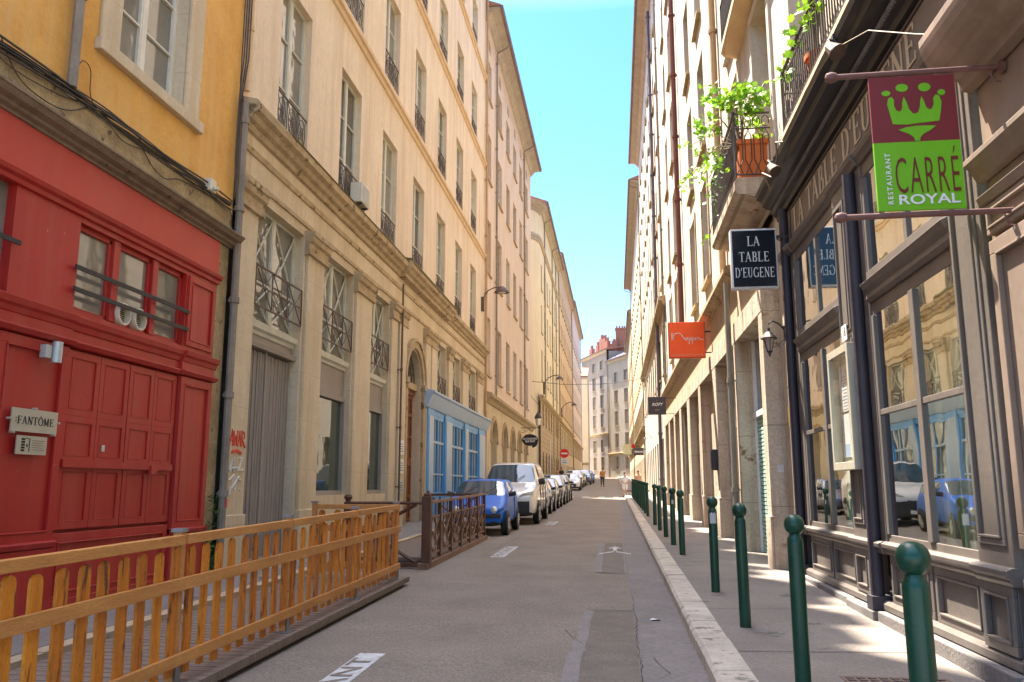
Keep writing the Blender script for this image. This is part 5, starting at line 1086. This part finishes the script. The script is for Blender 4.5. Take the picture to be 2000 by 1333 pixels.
row_bld('yellow_end_building','narrow strip of a sunny yellow building past the end of the left row',F3,0,14.6,24.0,'cream',3.4,1.3,[(7.,2.4),(11.,2.4),(15.,2.3),(19.,2.2)],'cream',6.2,.3,frame='win_white',glass='glass_far',pipes=0,shops=False)
# wire across the street and no entry sign
m=MB(); m.tube([(-6.4,65.,9.75),(-4,65.6,9.55),(-1,66.2,9.6),(1,66.6,9.85),(2.75,67,10.2)],.02,4); m.tube([(-7.2,69.7,10.1),(-6.9,70.3,9.0),(-6.5,72,8.6)],.02,4); solo(m,'overhead_wire','cable','thin wire strung across the street at the crossing','wire')
t=thing('no_entry_sign',(-3.45,57.5,gz(57.5)),'round red no entry sign with a white plate below, behind the parked cars','road sign')
m=MB(); m.tube([(-3.45,57.5,gz(57.5)),(-3.45,57.5,4.15)],.03,8); m.obj('post','alu',t); m=MB(); m.lathe([(.31,0),(.31,.02)],(-3.45,57.44,3.82),28,'y'); m.obj('disc','sign_red',t)
m=MB(); m.box(-3.66,-3.24,57.425,57.438,3.77,3.87); m.obj('white_bar','white',t); m=MB(); m.box(-3.68,-3.22,57.43,57.45,3.1,3.45); m.obj('plate','white',t); text('SAUF',.11,'black',(-3.45,57.425,3.34),CAMF,t,ext=.001); m=MB(); m.box(-3.58,-3.32,57.426,57.429,3.18,3.22); m.obj('fine_lines','black',t)
m=MB(); m.tube([(-4.3,56,gz(56)),(-4.3,56,4.6)],.035,8); solo(m,'sign_post','white','thin white post to the left of the no entry sign','post')
# ================================================================ street objects
def bollard_mesh():
    m=MB(); m.lathe([(.056,0),(.056,1.0),(.053,1.03),(.042,1.045),(.04,1.06),(.046,1.066)],n=20)
    b=m.mesh('post','green_metal',True); m=MB(); m.lathe([(.02,1.055),(.046,1.064),(.062,1.083),(.070,1.106),(.073,1.126),(.070,1.148),(.062,1.168),(.046,1.186),(.02,1.198),(.0,1.199)],n=20); h=m.mesh('ball_top','green_metal',True); return b,h
bm_,bh_=bollard_mesh()
BL=[(1.275,3.9,'green bollard nearest the camera, cut by the bottom edge'),(1.28,6.4,'second green bollard from the camera, with a rusty spot'),(1.24,8.8,'third green bollard from the camera'),(1.24,11.3,'green bollard with a torn white sticker, fourth from the camera'),(1.21,16.3,'green bollard first after the gap beyond the torn-sticker one'),(1.19,18.5,'green bollard with a round white sticker'),(1.17,20.8,'green bollard just past the one with the round sticker'),(1.15,23.2,'green bollard two past the one with the round sticker'),(1.13,25.6,'green bollard last before the second gap')]
BL+=[(1.11-.006*k,30.7+2.5*k,None) for k in range(11)]
for i,(x,y,l) in enumerate(BL):
    t=thing('bollard',(x,y,gz(y)+.13),l or 'far green bollard in the close row beyond the second gap','bollard','green bollards along the right kerb' if l else 'far green bollards')
    t.rotation_euler=(rnd.uniform(-.012,.012),rnd.uniform(-.018,.018),0 if i in(3,5) else rnd.random()*6)
    link('post',bm_,t,local=True); link('ball_top',bh_,t,local=True)
    if i in(3,5): 
        m=MB(); r=.0565; H=.93; w_=.09 if i==3 else .045; n=8
        P_=[(-math.pi/2+ (k/n-.5)*w_*18,0) for k in range(n+1)]
        for a,b in zip(P_,P_[1:]): m.q((r*math.cos(a[0]),r*math.sin(a[0]),H-.06-.02*abs(math.sin(9*a[0]))),(r*math.cos(b[0]),r*math.sin(b[0]),H-.06-.02*abs(math.sin(9*b[0]))),(r*math.cos(b[0]),r*math.sin(b[0]),H+(.08 if i==3 else .03)-.03*abs(math.sin(5*b[0]))),(r*math.cos(a[0]),r*math.sin(a[0]),H+(.08 if i==3 else .03)-.03*abs(math.sin(5*a[0]))))
        o=link('sticker',m.mesh('sticker','sticker'),t,local=True)
# decks
m=MB(); 
y=1.5
while y<12.5: m.box(-4.7,-3.08,y,y+.135,gz(y)+.05,gz(y)+.12); y+=.142
d=m.obj('terrace_deck','deck_wood',None,label='weathered plank platform of the near terrace under the orange fence',cat='deck'); 
m=MB(); strip(m,-4.65,-3.16,1.5,12.4,.05,-.12); m.obj('deck_frame','deck_wood',d); base=d
m=MB(); y=15.3
while y<21.3: m.box(-4.75,-3.3,y,y+.135,gz(y)+.06,gz(y)+.13); y+=.142
d=m.obj('terrace_deck','deck_wood',None,label='plank platform of the small terrace inside the brown fence',cat='deck')
# orange picket fence panels
def picket_mesh(h,w=.098):
    m=MB(); pts=[(-w/2,0),(w/2,0),(w/2,h-.05)]+[(w/2*math.cos(a),h-.05+.05*math.sin(a)) for a in[math.pi*k/6 for k in range(1,6)]]+[(-w/2,h-.05)]
    m.ext(pts,lambda p:(p[0],-.011,p[1]),lambda p:(p[0],.011,p[1])); return m.mesh('picket','orange_wood')
PK=picket_mesh(.91); PK2=picket_mesh(.91); PK2.materials.clear(); PK2.materials.append(M['orange_wood_dark']); PK3=picket_mesh(.90,.09)
def picket_panel(a,b,label,nn=None,posts=(0,1),grp='orange picket fence panels beside the road'):
    a=Vector(a);b=Vector(b); L=(b-a).length; za=gz(a.y)+.12; zb=gz(b.y)+.12; ang=math.atan2(b.y-a.y,b.x-a.x); slope=(zb-za)/L
    t=thing('picket_fence',(a.x,a.y,za),label,'fence',grp); D=(b-a)/L; N=Vector((-D.y,D.x))*-1    # N toward the road
    def W(s,o,z): p=a+D*s+N*o; return (p.x,p.y,za+slope*s+z)
    for (z0,z1,o0,o1) in((.99,1.06,-.03,.03),(.665,.755,.012,.045),(.135,.22,.012,.045)):
        m=MB(lambda p:W(*p)); m.box(.03 if z0>.9 else .0,L-.03 if z0>.9 else L,o0,o1,z0,z1); m.obj('rail','rail_wood',t,bev=.004)
    n=nn or int(L/.212)
    for k in range(n):
        s=L*(k+.55)/n+rnd.uniform(-.008,.008); p=W(s,0,0)
        o=link('picket',rnd.choice([PK,PK2,PK3,PK2]),t,local=True); o.location=Vector((p[0],p[1],p[2]+.06+rnd.uniform(-.012,.012)))-t.location; o.rotation_euler=(rnd.uniform(-.01,.01),rnd.uniform(-.022,.022),ang)
    for e in posts:
        s=L*e; m=MB(lambda p:W(*p)); m.box(s-.035,s+.035,-.07,-.0,.0,1.08); m.obj('post','rail_wood',t,bev=.005)
        m=MB(lambda p:W(*p)); m.box(s-.045,s+.045,-.08,.01,1.08,1.105); m.obj('post_cap','zinc',t); m=MB(lambda p:W(*p)); m.box(s-.037,s+.037,.012,.018,.0,.2); m.box(s-.08,s+.08,-.12,.05,.0,.008); m.obj('post_base','zinc',t)
picket_panel((-3.2,1.8),(-3.2,3.9),'orange picket fence panel leaving the photo at its lower left corner',posts=(1,))
picket_panel((-3.2,3.9),(-3.2,6.03),'orange picket fence panel in front of the red shopfront, left of the first capped post',posts=(1,))
picket_panel((-3.2,6.03),(-3.2,8.12),'orange picket fence panel in front of the stone pillar, right of the first capped post',posts=(1,))
picket_panel((-3.2,8.12),(-3.2,10.3),'orange picket fence panel in front of the grey door foot',posts=(1,))
picket_panel((-3.2,10.3),(-3.2,12.3),'last orange picket fence panel beside the road, before the brown fence',posts=(1,))
picket_panel((-3.27,12.37),(-4.5,12.37),'short orange picket fence panel closing the far end of the near terrace',posts=(1,),grp=None)
t=thing('table_base',(-4.1,5.35,gz(5.4)+.12),'black pedestal foot of a folded table seen through the near orange pickets','table'); 
m=MB(); m.lathe([(.2,0),(.2,.02),(.05,.05),(.025,.08),(.025,.72)],(-4.1,5.35,gz(5.35)+.12),14); m.obj('pedestal','plastic',t,smooth=True)
# brown terrace fence
t=thing('terrace_fence',(-3.31,14.7,gz(14.7)),'dark brown wooden terrace fence with crossed panels around the far terrace','fence')
def bpost(x,y,h=1.22,w=.07):
    m=MB(); z=gz(y)+.02; m.box(x-w,x+w,y-w,y+w,z,z+h); m.box(x-w+.02,x+w-.02,y-w+.02,y+w-.02,z+h,z+h+.05); m.obj('post','brown_wood',t,bev=.012)
def seg(a,b,z0,z1,mat='brown_rail',w=.035,name='rail'):
    m=MB(); a=Vector(a);b=Vector(b); D=(b-a).normalized(); N=Vector((-D.y,D.x))*w/2
    za,zb=gz(a.y)+.0,gz(b.y)+.0
    m.ext([(0,)]*0 or [0,1,2,3],lambda k:((a+N*(1 if k in(0,3) else -1)).x,(a+N*(1 if k in(0,3) else -1)).y,za+(z0 if k<2 else z1)),lambda k:((b+N*(1 if k in(0,3) else -1)).x,(b+N*(1 if k in(0,3) else -1)).y,zb+(z0 if k<2 else z1))); m.obj(name,mat,t,bev=.004)
ys=[14.7,17.45,18.95,20.45,21.95]
ys=[14.7]+[14.7+1.08*k for k in range(1,6)]+[21.2]
for i,y in enumerate(ys): bpost(-3.31,y,1.14 if i else 1.22,.035 if i else .08)
for a,b in zip(ys,ys[1:]):
    seg((-3.31,a),(-3.31,b),1.1,1.15,w=.08); seg((-3.31,a),(-3.31,b),.84,.88); seg((-3.31,a),(-3.31,b),.2,.24)
    m=MB()
    for (y0,z0,y1,z1) in((a,.24,b,.84),(a,.84,b,.24),(a,.5,(a+b)/2,.84),((a+b)/2,.84,b,.5),(a,.55,(a+b)/2,.24),((a+b)/2,.24,b,.55)): m.tube([(-3.31,y0,gz(y0)+z0),(-3.31,y1,gz(y1)+z1)],.017,4)
    for q in(.33,.67): yy=a+(b-a)*q; m.box(-3.322,-3.298,yy-.012,yy+.012,gz(yy)+.2,gz(yy)+1.1)
    m.obj('lattice','brown_rail',t)
m=MB(); strip(m,-3.42,-3.24,14.5,21.35,.10,-.1); m.obj('ground_beam','brown_rail',t)
bpost(-4.75,14.7,1.12,.06); m=MB(); m.lathe([(.0,0),(.06,.02),(.08,.06),(.06,.1),(0,.12)],(-4.75,14.7,gz(14.7)+1.16),10); m.obj('post_cap','brown_wood',t,smooth=True)
zz=gz(14.7); m=MB(); m.tube([(-4.75,14.7,zz+1.12),(-3.31,14.7,zz+1.12)],.03,6); m.tube([(-4.4,14.7,zz+.62),(-3.5,14.7,zz+1.1)],.03,4); m.tube([(-4.4,14.7,zz+.62),(-3.5,14.7,zz+.1)],.03,4); m.box(-4.78,-3.27,14.65,14.75,zz+.02,zz+.1); m.box(-4.2,-4.12,14.67,14.73,zz+.1,zz+1.1); m.box(-4.75,-4.1,14.67,14.73,zz+.6,zz+.66); m.obj('end_panel','brown_wood',t)
bpost(-4.75,21.2,1.14,.05); m=MB(); zz=gz(21.2); m.box(-4.75,-3.31,21.17,21.23,zz+1.08,zz+1.14); m.tube([(-4.7,21.2,zz+.1),(-3.5,21.2,zz+1.08)],.02,4); m.tube([(-4.7,21.2,zz+1.08),(-3.5,21.2,zz+.1)],.02,4); m.obj('end_panel','brown_wood',t)
# ---------------------------------------------------------------- cars
MATI=['body','glass','trim','lower']
def car_cage(kind):
    # stations: x(along, 0=front), zb, zsill half-width, zbelt, w, ztop, wtop
    if kind=='hatch': return [(0,.28,.55,.60,.66,.62),(.06,.24,.62,.68,.74,.74),(.3,.24,.66,.74,.79,.78),(.72,.24,.90,.80,.98,.74),(.80,.24,.94,.80,1.02,.72),(1.42,.24,.98,.81,1.41,.60),(1.52,.24,.98,.81,1.43,.60),(2.15,.24,.99,.81,1.45,.60),(2.27,.24,.99,.81,1.45,.60),(3.0,.24,1.0,.80,1.42,.57),(3.25,.24,.98,.77,1.30,.55),(3.40,.28,.9,.72,.98,.64),(3.43,.34,.7,.68,.75,.6)],3.43
    if kind=='van': return [(0,.30,.70,.72,.78,.68),(.06,.24,.80,.85,.92,.82),(.4,.24,.98,.92,1.10,.86),(.98,.24,1.16,.93,1.22,.84),(1.06,.24,1.18,.93,1.26,.82),(1.70,.24,1.22,.94,1.84,.70),(1.8,.24,1.22,.94,1.88,.70),(2.5,.24,1.22,.94,1.92,.70),(2.6,.24,1.22,.94,1.92,.70),(4.2,.24,1.22,.94,1.90,.70),(4.3,.24,1.22,.94,1.90,.70),(4.72,.26,1.2,.93,1.80,.70),(4.75,.4,1.1,.9,1.2,.8)],4.75
    if kind=='suv': return [(0,.30,.62,.70,.76,.66),(.06,.24,.74,.80,.88,.78),(.4,.24,.84,.88,.96,.82),(1.0,.24,1.0,.89,1.06,.78),(1.08,.24,1.02,.89,1.10,.76),(1.75,.24,1.06,.90,1.55,.64),(1.85,.24,1.06,.90,1.58,.64),(2.5,.24,1.07,.90,1.6,.64),(2.6,.24,1.07,.90,1.6,.64),(3.4,.24,1.08,.89,1.56,.62),(3.9,.24,1.08,.86,1.35,.64),(4.1,.28,1.0,.82,1.02,.72),(4.14,.38,.8,.76,.85,.66)],4.14
    return [(0,.26,.52,.66,.62,.60),(.06,.22,.62,.78,.72,.74),(.4,.22,.72,.84,.82,.78),(1.0,.22,.88,.85,.94,.74),(1.1,.22,.90,.85,.98,.72),(1.8,.22,.94,.86,1.38,.60),(1.9,.22,.94,.86,1.41,.60),(2.5,.22,.95,.86,1.44,.60),(2.6,.22,.95,.86,1.44,.60),(3.3,.22,.96,.85,1.38,.58),(3.85,.22,.95,.82,1.12,.66),(4.02,.28,.85,.77,.9,.68),(4.06,.36,.7,.72,.74,.6)],4.06
def make_car(kind,paint,loc,label,grp='cars parked along the left kerb',detail=True,lowpaint=True):
    st,L=car_cage(kind); v=[];f=[];mi=[]; ring=[]
    for i,(x,zb,zl,w_,zt,wt) in enumerate(st):
        zs=(zb+zl)/2; cab=5<=i<=9
        half=[(0,zb),(w_*.86,zb),(w_*.98,zb+.10),(w_,zs),(w_*.97,zl-.02),(w_*.94 if cab or i in(3,4,10) else w_*.93,zl),(wt,zt-.03 if cab else zt-.02),(wt*.8,zt),(0,zt+.012)]
        r=[]
        for y,z in half: r.append(len(v)); v.append((y,x,z))
        for y,z in half[1:-1][::-1]: r.append(len(v)); v.append((-y,x,z))
        ring.append(r)
    n=len(ring[0])
    for i in range(len(st)-1):
        for k in range(n):
            a,b=k,(k+1)%n; f.append((ring[i][a],ring[i][b],ring[i+1][b],ring[i+1][a]))
            kk=k if k<8 else 15-k; m_=0
            if i==4 and kk in(7,6): m_=1
            if i in(5,6,7,8) and kk==5 and i!=7 and i!=5 and not(kind=='van' and i>=8): m_=1
            if kind=='van' and i==6 and kk==5: m_=1
            if i==9 and kk in(6,7) and kind!='van': m_=1
            if kk in(0,1): m_=3
            mi.append(m_)
    f.append(tuple(ring[0][::-1])); mi.append(0); f.append(tuple(ring[-1])); mi.append(0)
    me=bpy.data.meshes.new('cage'); me.from_pydata(v,[],f); me.polygons.foreach_set('material_index',mi)
    for m_ in range(4): me.materials.append(M['black'])
    bm=bmesh.new(); bm.from_mesh(me); bmesh.ops.recalc_face_normals(bm,faces=bm.faces)
    cl=bm.edges.layers.float.get('crease_edge') or bm.edges.layers.float.new('crease_edge')
    for e in bm.edges:
        s={q.material_index for q in e.link_faces}
        if len(s)>1 and 1 in s: e[cl]=.75
    bm.to_mesh(me); bm.free()
    o=bpy.data.objects.new('t',me); COL.objects.link(o); sb=o.modifiers.new('s','SUBSURF'); sb.levels=2; sb.render_levels=2
    bpy.context.view_layer.update(); ev=bpy.data.meshes.new_from_object(o.evaluated_get(bpy.context.evaluated_depsgraph_get())); bpy.data.objects.remove(o)
    t=thing('parked_van' if kind=='van' else 'parked_car',loc,label,'van' if kind=='van' else 'car',grp)
    vs=[Vector(q.co) for q in ev.vertices]
    for idx,(nm,mt) in enumerate((('body',paint),('window','glass_sky_tint'),('x','x'),('sill_trim','plastic'))):
        ps=[q for q in ev.polygons if q.material_index==idx]
        if not ps: continue
        groups={}
        if idx==1:
            for q in ps:
                c=q.center; key=('windscreen' if c.y<st[5][0]+.02 and abs(c.x)<st[5][5]+.12 and abs(q.normal.x)<.6 else 'rear_window' if c.y>st[9][0]-.02 and abs(q.normal.x)<.6 else 'side_window_r' if c.x>0 else 'side_window_l'); groups.setdefault(key,[]).append(q)
        else: groups[nm]=ps
        for key,pp in groups.items():
            mp={};mv=[];mf=[]
            for q in pp:
                fc=[]
                for vi in q.vertices:
                    if vi not in mp: mp[vi]=len(mv); mv.append(vs[vi])
                    fc.append(mp[vi])
                mf.append(fc)
            m_=MB(); m_.v=[tuple(p) for p in mv]; m_.f=mf; link(key.replace('_r','').replace('_l','') if 'side' in key else key,m_.mesh(key,mt,True),t,local=True)
    W=st[6][3]; zt=.31 if kind!='van' else .33; r=.285 if kind=='hatch' else .33
    for y in((.55,L-.62) if kind=='hatch' else (.85,L-.85)):
        for s in(-1,1):
            m_=MB(); m_.lathe([(r+.055,0),(r+.055,.012)],(s*(W-.006) if s>0 else -(W+.006),y,r+.02),22,'x'); o=link('wheel_arch',m_.mesh('wheel_arch','black'),t,local=True)
            m_=MB(); x0=s*(W-.17); x1=s*(W+.018); a_,b_=min(x0,x1),max(x0,x1); m_.lathe([(r-.09,a_),(r-.03,a_),(r,a_+.03),(r,b_-.03),(r-.02,b_),(r-.09,b_)],(0,y,r),22,'x'); wh=link('wheel',m_.mesh('tyre','tyre',True),t,local=True)
            m_=MB(); xx=b_+.001 if s>0 else a_-.006; m_.lathe([(r-.10,0),(r-.10,.005)],(xx,y,r),18,'x')
            for k in range(5): a=k*1.2566; m_.tube([(xx+s*.006,y+.05*math.cos(a),r+.05*math.sin(a)),(xx+s*.006,y+(r-.11)*math.cos(a),r+(r-.11)*math.sin(a))],.018,4)
            link('rim',m_.mesh('rim','rim'),wh,local=True)
    # front details
    for s in(-1,1):
        if kind=='hatch':
            m_=MB(); m_.lathe([(.0,-.03),(.07,-.02),(.105,.02),(.10,.08)],(s*.50,.03,.66),16,'y'); link('headlight',m_.mesh('h','lamp_glass',True),t,local=True)
        else:
            zf=st[2][2]-.06; m_=MB(); hw=st[1][3]; m_.ext([(hw*.42,zf-.09),(hw*.95,zf-.03),(hw*.98,zf+.10),(hw*.6,zf+.03)],lambda p:(s*p[0],-.005+.12*(p[0]/hw)**2,p[1]),lambda p:(s*p[0],.28,p[1])); link('headlight',m_.mesh('h','lamp_glass'),t,local=True)
        zm=st[4][2]+.10; m_=MB(); m_.tube([(s*(W-.05),st[5][0]-.28,zm),(s*(W+.14),st[5][0]-.3,zm+.04)],.06 if kind!='van' else .1,8); link('mirror',m_.mesh('mirror','plastic',True),t,local=True)
        if detail:
            for yy in((2.02,) if kind=='hatch' else (1.6,2.55,3.5)): m_=MB(); m_.box(min(s*(W-.02),s*(W+.004)),max(s*(W-.02),s*(W+.004)),yy,yy+.012,.35,st[6][2]); link('door_seam',m_.mesh('seam','black'),t,local=True)
    m_=MB(); hw=st[0][3]
    if kind=='van': m_.prof([(-.02,.32),(-.035,.4),(-.03,.70),(.05,.72),(.05,.32)],-.72,.72)
    elif kind=='hatch': m_.prof([(-.03,.47),(-.045,.49),(-.04,.56),(.05,.58),(.05,.47)],-.68,.68)
    else: m_.prof([(-.015,.30),(-.03,.36),(-.025,.58),(.05,.60),(.05,.30)],-.5,.5)
    link('grille' if kind!='hatch' else 'bumper_strip',m_.mesh('g','plastic'),t,local=True)
    if kind=='hatch': m_=MB(); m_.box(-.45,.45,-.03,.05,.31,.35); link('air_intake',m_.mesh('g','black'),t,local=True)
    if kind!='hatch': m_=MB(); m_.prof([(-.02,.66),(-.02,.74),(.05,.76),(.05,.66)],-.3,.3); link('upper_grille',m_.mesh('g','plastic'),t,local=True)
    m_=MB(); m_.box(-.26,.26,-.055,-.03,.36 if kind!='hatch' else .385,.47 if kind!='hatch' else .485); link('number_plate',m_.mesh('p','white'),t,local=True)
    m_=MB(); y=st[4][0]-.06; z=st[4][4]+.02
    for s in(-.45,.1): m_.tube([(s,y,z),(s+.35,y+.28,z+.22)],.010,4)
    link('wiper',m_.mesh('wiper','plastic'),t,local=True)
    t.scale=(1.05,1.03,1.06) if kind=='van' else (1.02,1,1.02) if kind=='hatch' else (1,1,1); t.rotation_euler=(math.atan(.014 if loc[1]<62 else .034),0,0); return t
def atk(kind,paint,xr,y,label,**k):
    W={'hatch':.81,'van':.94,'suv':.90,'sed':.86}[kind]; return make_car(kind,paint,(xr-W,y,gz(y)+.0),label,**k)
atk('hatch','car_blue',-2.93,22.35,'small bright blue hatchback parked first behind the brown terrace fence')
atk('van','car_white',-2.60,27.3,'white van parked behind the bright blue hatchback')
atk('sed','car_navy',-2.68,34.4,'dark blue car with a pale bonnet parked behind the white van')
atk('sed','car_grey',-2.72,39.7,'grey car parked third behind the blue hatchback, behind the dark blue car')
atk('suv','car_navy',-2.72,44.9,'tall dark blue car parked after the silver car, before the crossing')
atk('suv','car_black',-2.75,50.,'black car parked last before the crossing')
atk('sed','car_white',-3.0,72.,'white car parked first beyond the crossing')
atk('suv','car_white',-3.0,78.5,'tall pale car parked second beyond the crossing')
atk('sed','car_silver',-3.0,85,'silver car parked third beyond the crossing')
atk('suv','car_navy',-2.7,93,'dark blue car parked fourth beyond the crossing')
atk('sed','car_blue',-2.6,101,'bright blue car parked farthest up the hill')
# ---------------------------------------------------------------- people
def skin(name,verts,edges,rad,mat,parent,sub=2):
    me=bpy.data.meshes.new(name); me.from_pydata(verts,edges,[]); o=bpy.data.objects.new(name,me); COL.objects.link(o)
    s=o.modifiers.new('skin','SKIN'); s.use_smooth_shade=True
    for i,r in enumerate(rad): me.skin_vertices[0].data[i].radius=(r if isinstance(r,tuple) else (r,r))
    me.skin_vertices[0].data[0].use_root=True
    q=o.modifiers.new('s','SUBSURF'); q.levels=sub; q.render_levels=sub
    bpy.context.view_layer.update(); ev=bpy.data.meshes.new_from_object(o.evaluated_get(bpy.context.evaluated_depsgraph_get())); bpy.data.objects.remove(o)
    ev.materials.clear(); ev.materials.append(M[mat]); return link(name,ev,parent,local=True)
def person(x,y,h,label,top,bottom,shorts=False,rot=0.,stride=.14,kind=None,z0=None,arm=0.):
    k=h/1.75; t=thing('person',(x,y,gz(y) if z0 is None else z0),label,'person'); t.rotation_euler=(0,0,rot); t.scale=(k,k,k)
    s=stride
    V=[(0,0,.95),(0,0,1.15),(0,0,1.38),(0,0,1.50),(0,.01,1.57),(0,.02,1.66),(0,.01,1.74),
       (.10,0,.90),(.105,s,.50),(.11,s*1.2-.05,.08),(.11,s*1.2+.08,.035),(-.10,0,.90),(-.105,-s*.6,.50),(-.11,-s*1.6,.09),(-.11,-s*1.6+.13,.035),
       (.175,0,1.42),(.215,-.06-arm,1.15),(.225,.02+arm,.92),(.225,.05+arm,.82),(-.175,0,1.42),(-.215,.04+arm,1.15),(-.225,.12,.92),(-.225,.14,.82)]
    E_=[(0,1),(1,2),(2,3),(3,4),(4,5),(5,6),(0,7),(7,8),(8,9),(9,10),(0,11),(11,12),(12,13),(13,14),(2,15),(15,16),(16,17),(17,18),(2,19),(19,20),(20,21),(21,22)]
    Rr=[(.15,.11),(.14,.10),(.17,.11),.06,.055,(.085,.10),(.07,.085),.09,.062,.042,.035,.09,.062,.042,.035,.06,.042,.034,.028,.06,.042,.034,.028]
    skin('body',V,E_,Rr,'skin',t)
    sel=[0,1,2,15,16,19,20]; mp={a:i for i,a in enumerate(sel)}
    skin('shirt',[V[a] for a in sel],[(mp[a],mp[b]) for a,b in E_ if a in mp and b in mp],[(.175,.135),(.165,.125),(.185,.125),.08,.068,.08,.068],top,t)
    kn=.55 if shorts else .1
    W_=[(0,0,.98),(.10,0,.88),(.105,s*(.9 if shorts else 1),.52),(-.10,0,.88),(-.105,-s*.6,.52)]; ed=[(0,1),(1,2),(0,3),(3,4)]; rd=[(.165,.13),.115,.092,.115,.092]
    if not shorts: W_+=[(.11,s*1.2-.05,.1),(-.11,-s*1.6,.12)]; ed+=[(2,5),(4,6)]; rd+=[.065,.065]; rd[2]=rd[4]=.08
    skin('shorts' if shorts else 'trousers',W_,ed,rd,bottom,t)
    skin('hair',[(0,-.02,1.66),(0,-.01,1.74),(0,.02,1.79)],[(0,1),(1,2)],[(.085,.085),(.09,.10),.06],'hair',t)
    m=MB()
    for sx,yy in((.11,s*1.2),( -.11,-s*1.6+.03)): m.box(sx-.045,sx+.045,yy-.1,yy+.16,.0,.09)
    link('shoes',m.mesh('shoes','cloth_dark'),t,local=True)
    return t
person(.62,60.3,1.72,'person in a white shirt and pale shorts walking away along the road edge','cloth_white','cloth_white',True)
person(1.62,62.,1.7,'person in a peach top on the right pavement behind the far bollards','cloth_pink','cloth_pink',True,z0=gz(62)+.13)
person(-1.28,82,1.75,'person in an orange top and dark trousers walking in the middle of the road','cloth_orange','cloth_dark',False)
person(-5.6,88,1.72,'person in dark clothes on the left pavement beyond the parked cars','cloth_dark','cloth_dark',False,z0=gz(88)+.12)
person(-6.1,90,1.65,'person in a pinkish top on the left pavement beyond the parked cars','cloth_pink','cloth_dark',False,z0=gz(90)+.12)
t=thing('crumpled_paper',(.4,9.8,gz(9.8)+.004),'small scrap of white paper lying in the gutter','litter'); m=MB(); m.q((.34,9.8,gz(9.8)+.012),(.44,9.78,gz(9.8)+.03),(.47,9.86,gz(9.8)+.012),(.37,9.9,gz(9.8)+.02)); m.obj('paper','white',t)
for i,(x,y,l) in enumerate(((2.6,21.6,'tuft of weeds at the foot of a stone pillar on the right pavement'),(2.55,43,'larger weeds at the wall foot behind the far bollards'))):
    m=MB(); rr=random.Random(i)
    for k in range(90): 
        a=rr.random()*6.28; r=rr.random()*.3; p=Vector((x-abs(r*math.cos(a))*.4,y+r*math.sin(a),gz(y)+.13)); hh=(.06+rr.random()*.12)*(1+i*2.5); q=Vector((math.cos(a),math.sin(a),0))*.02*(1+i)
        m.q(p-q,p+q,p+q*2+Vector((0,0,hh)),p+Vector((rr.gauss(0,.03),0,hh*1.3)))
    base_origin(m.obj('weeds','leaf',None,label=l,cat='weeds'))
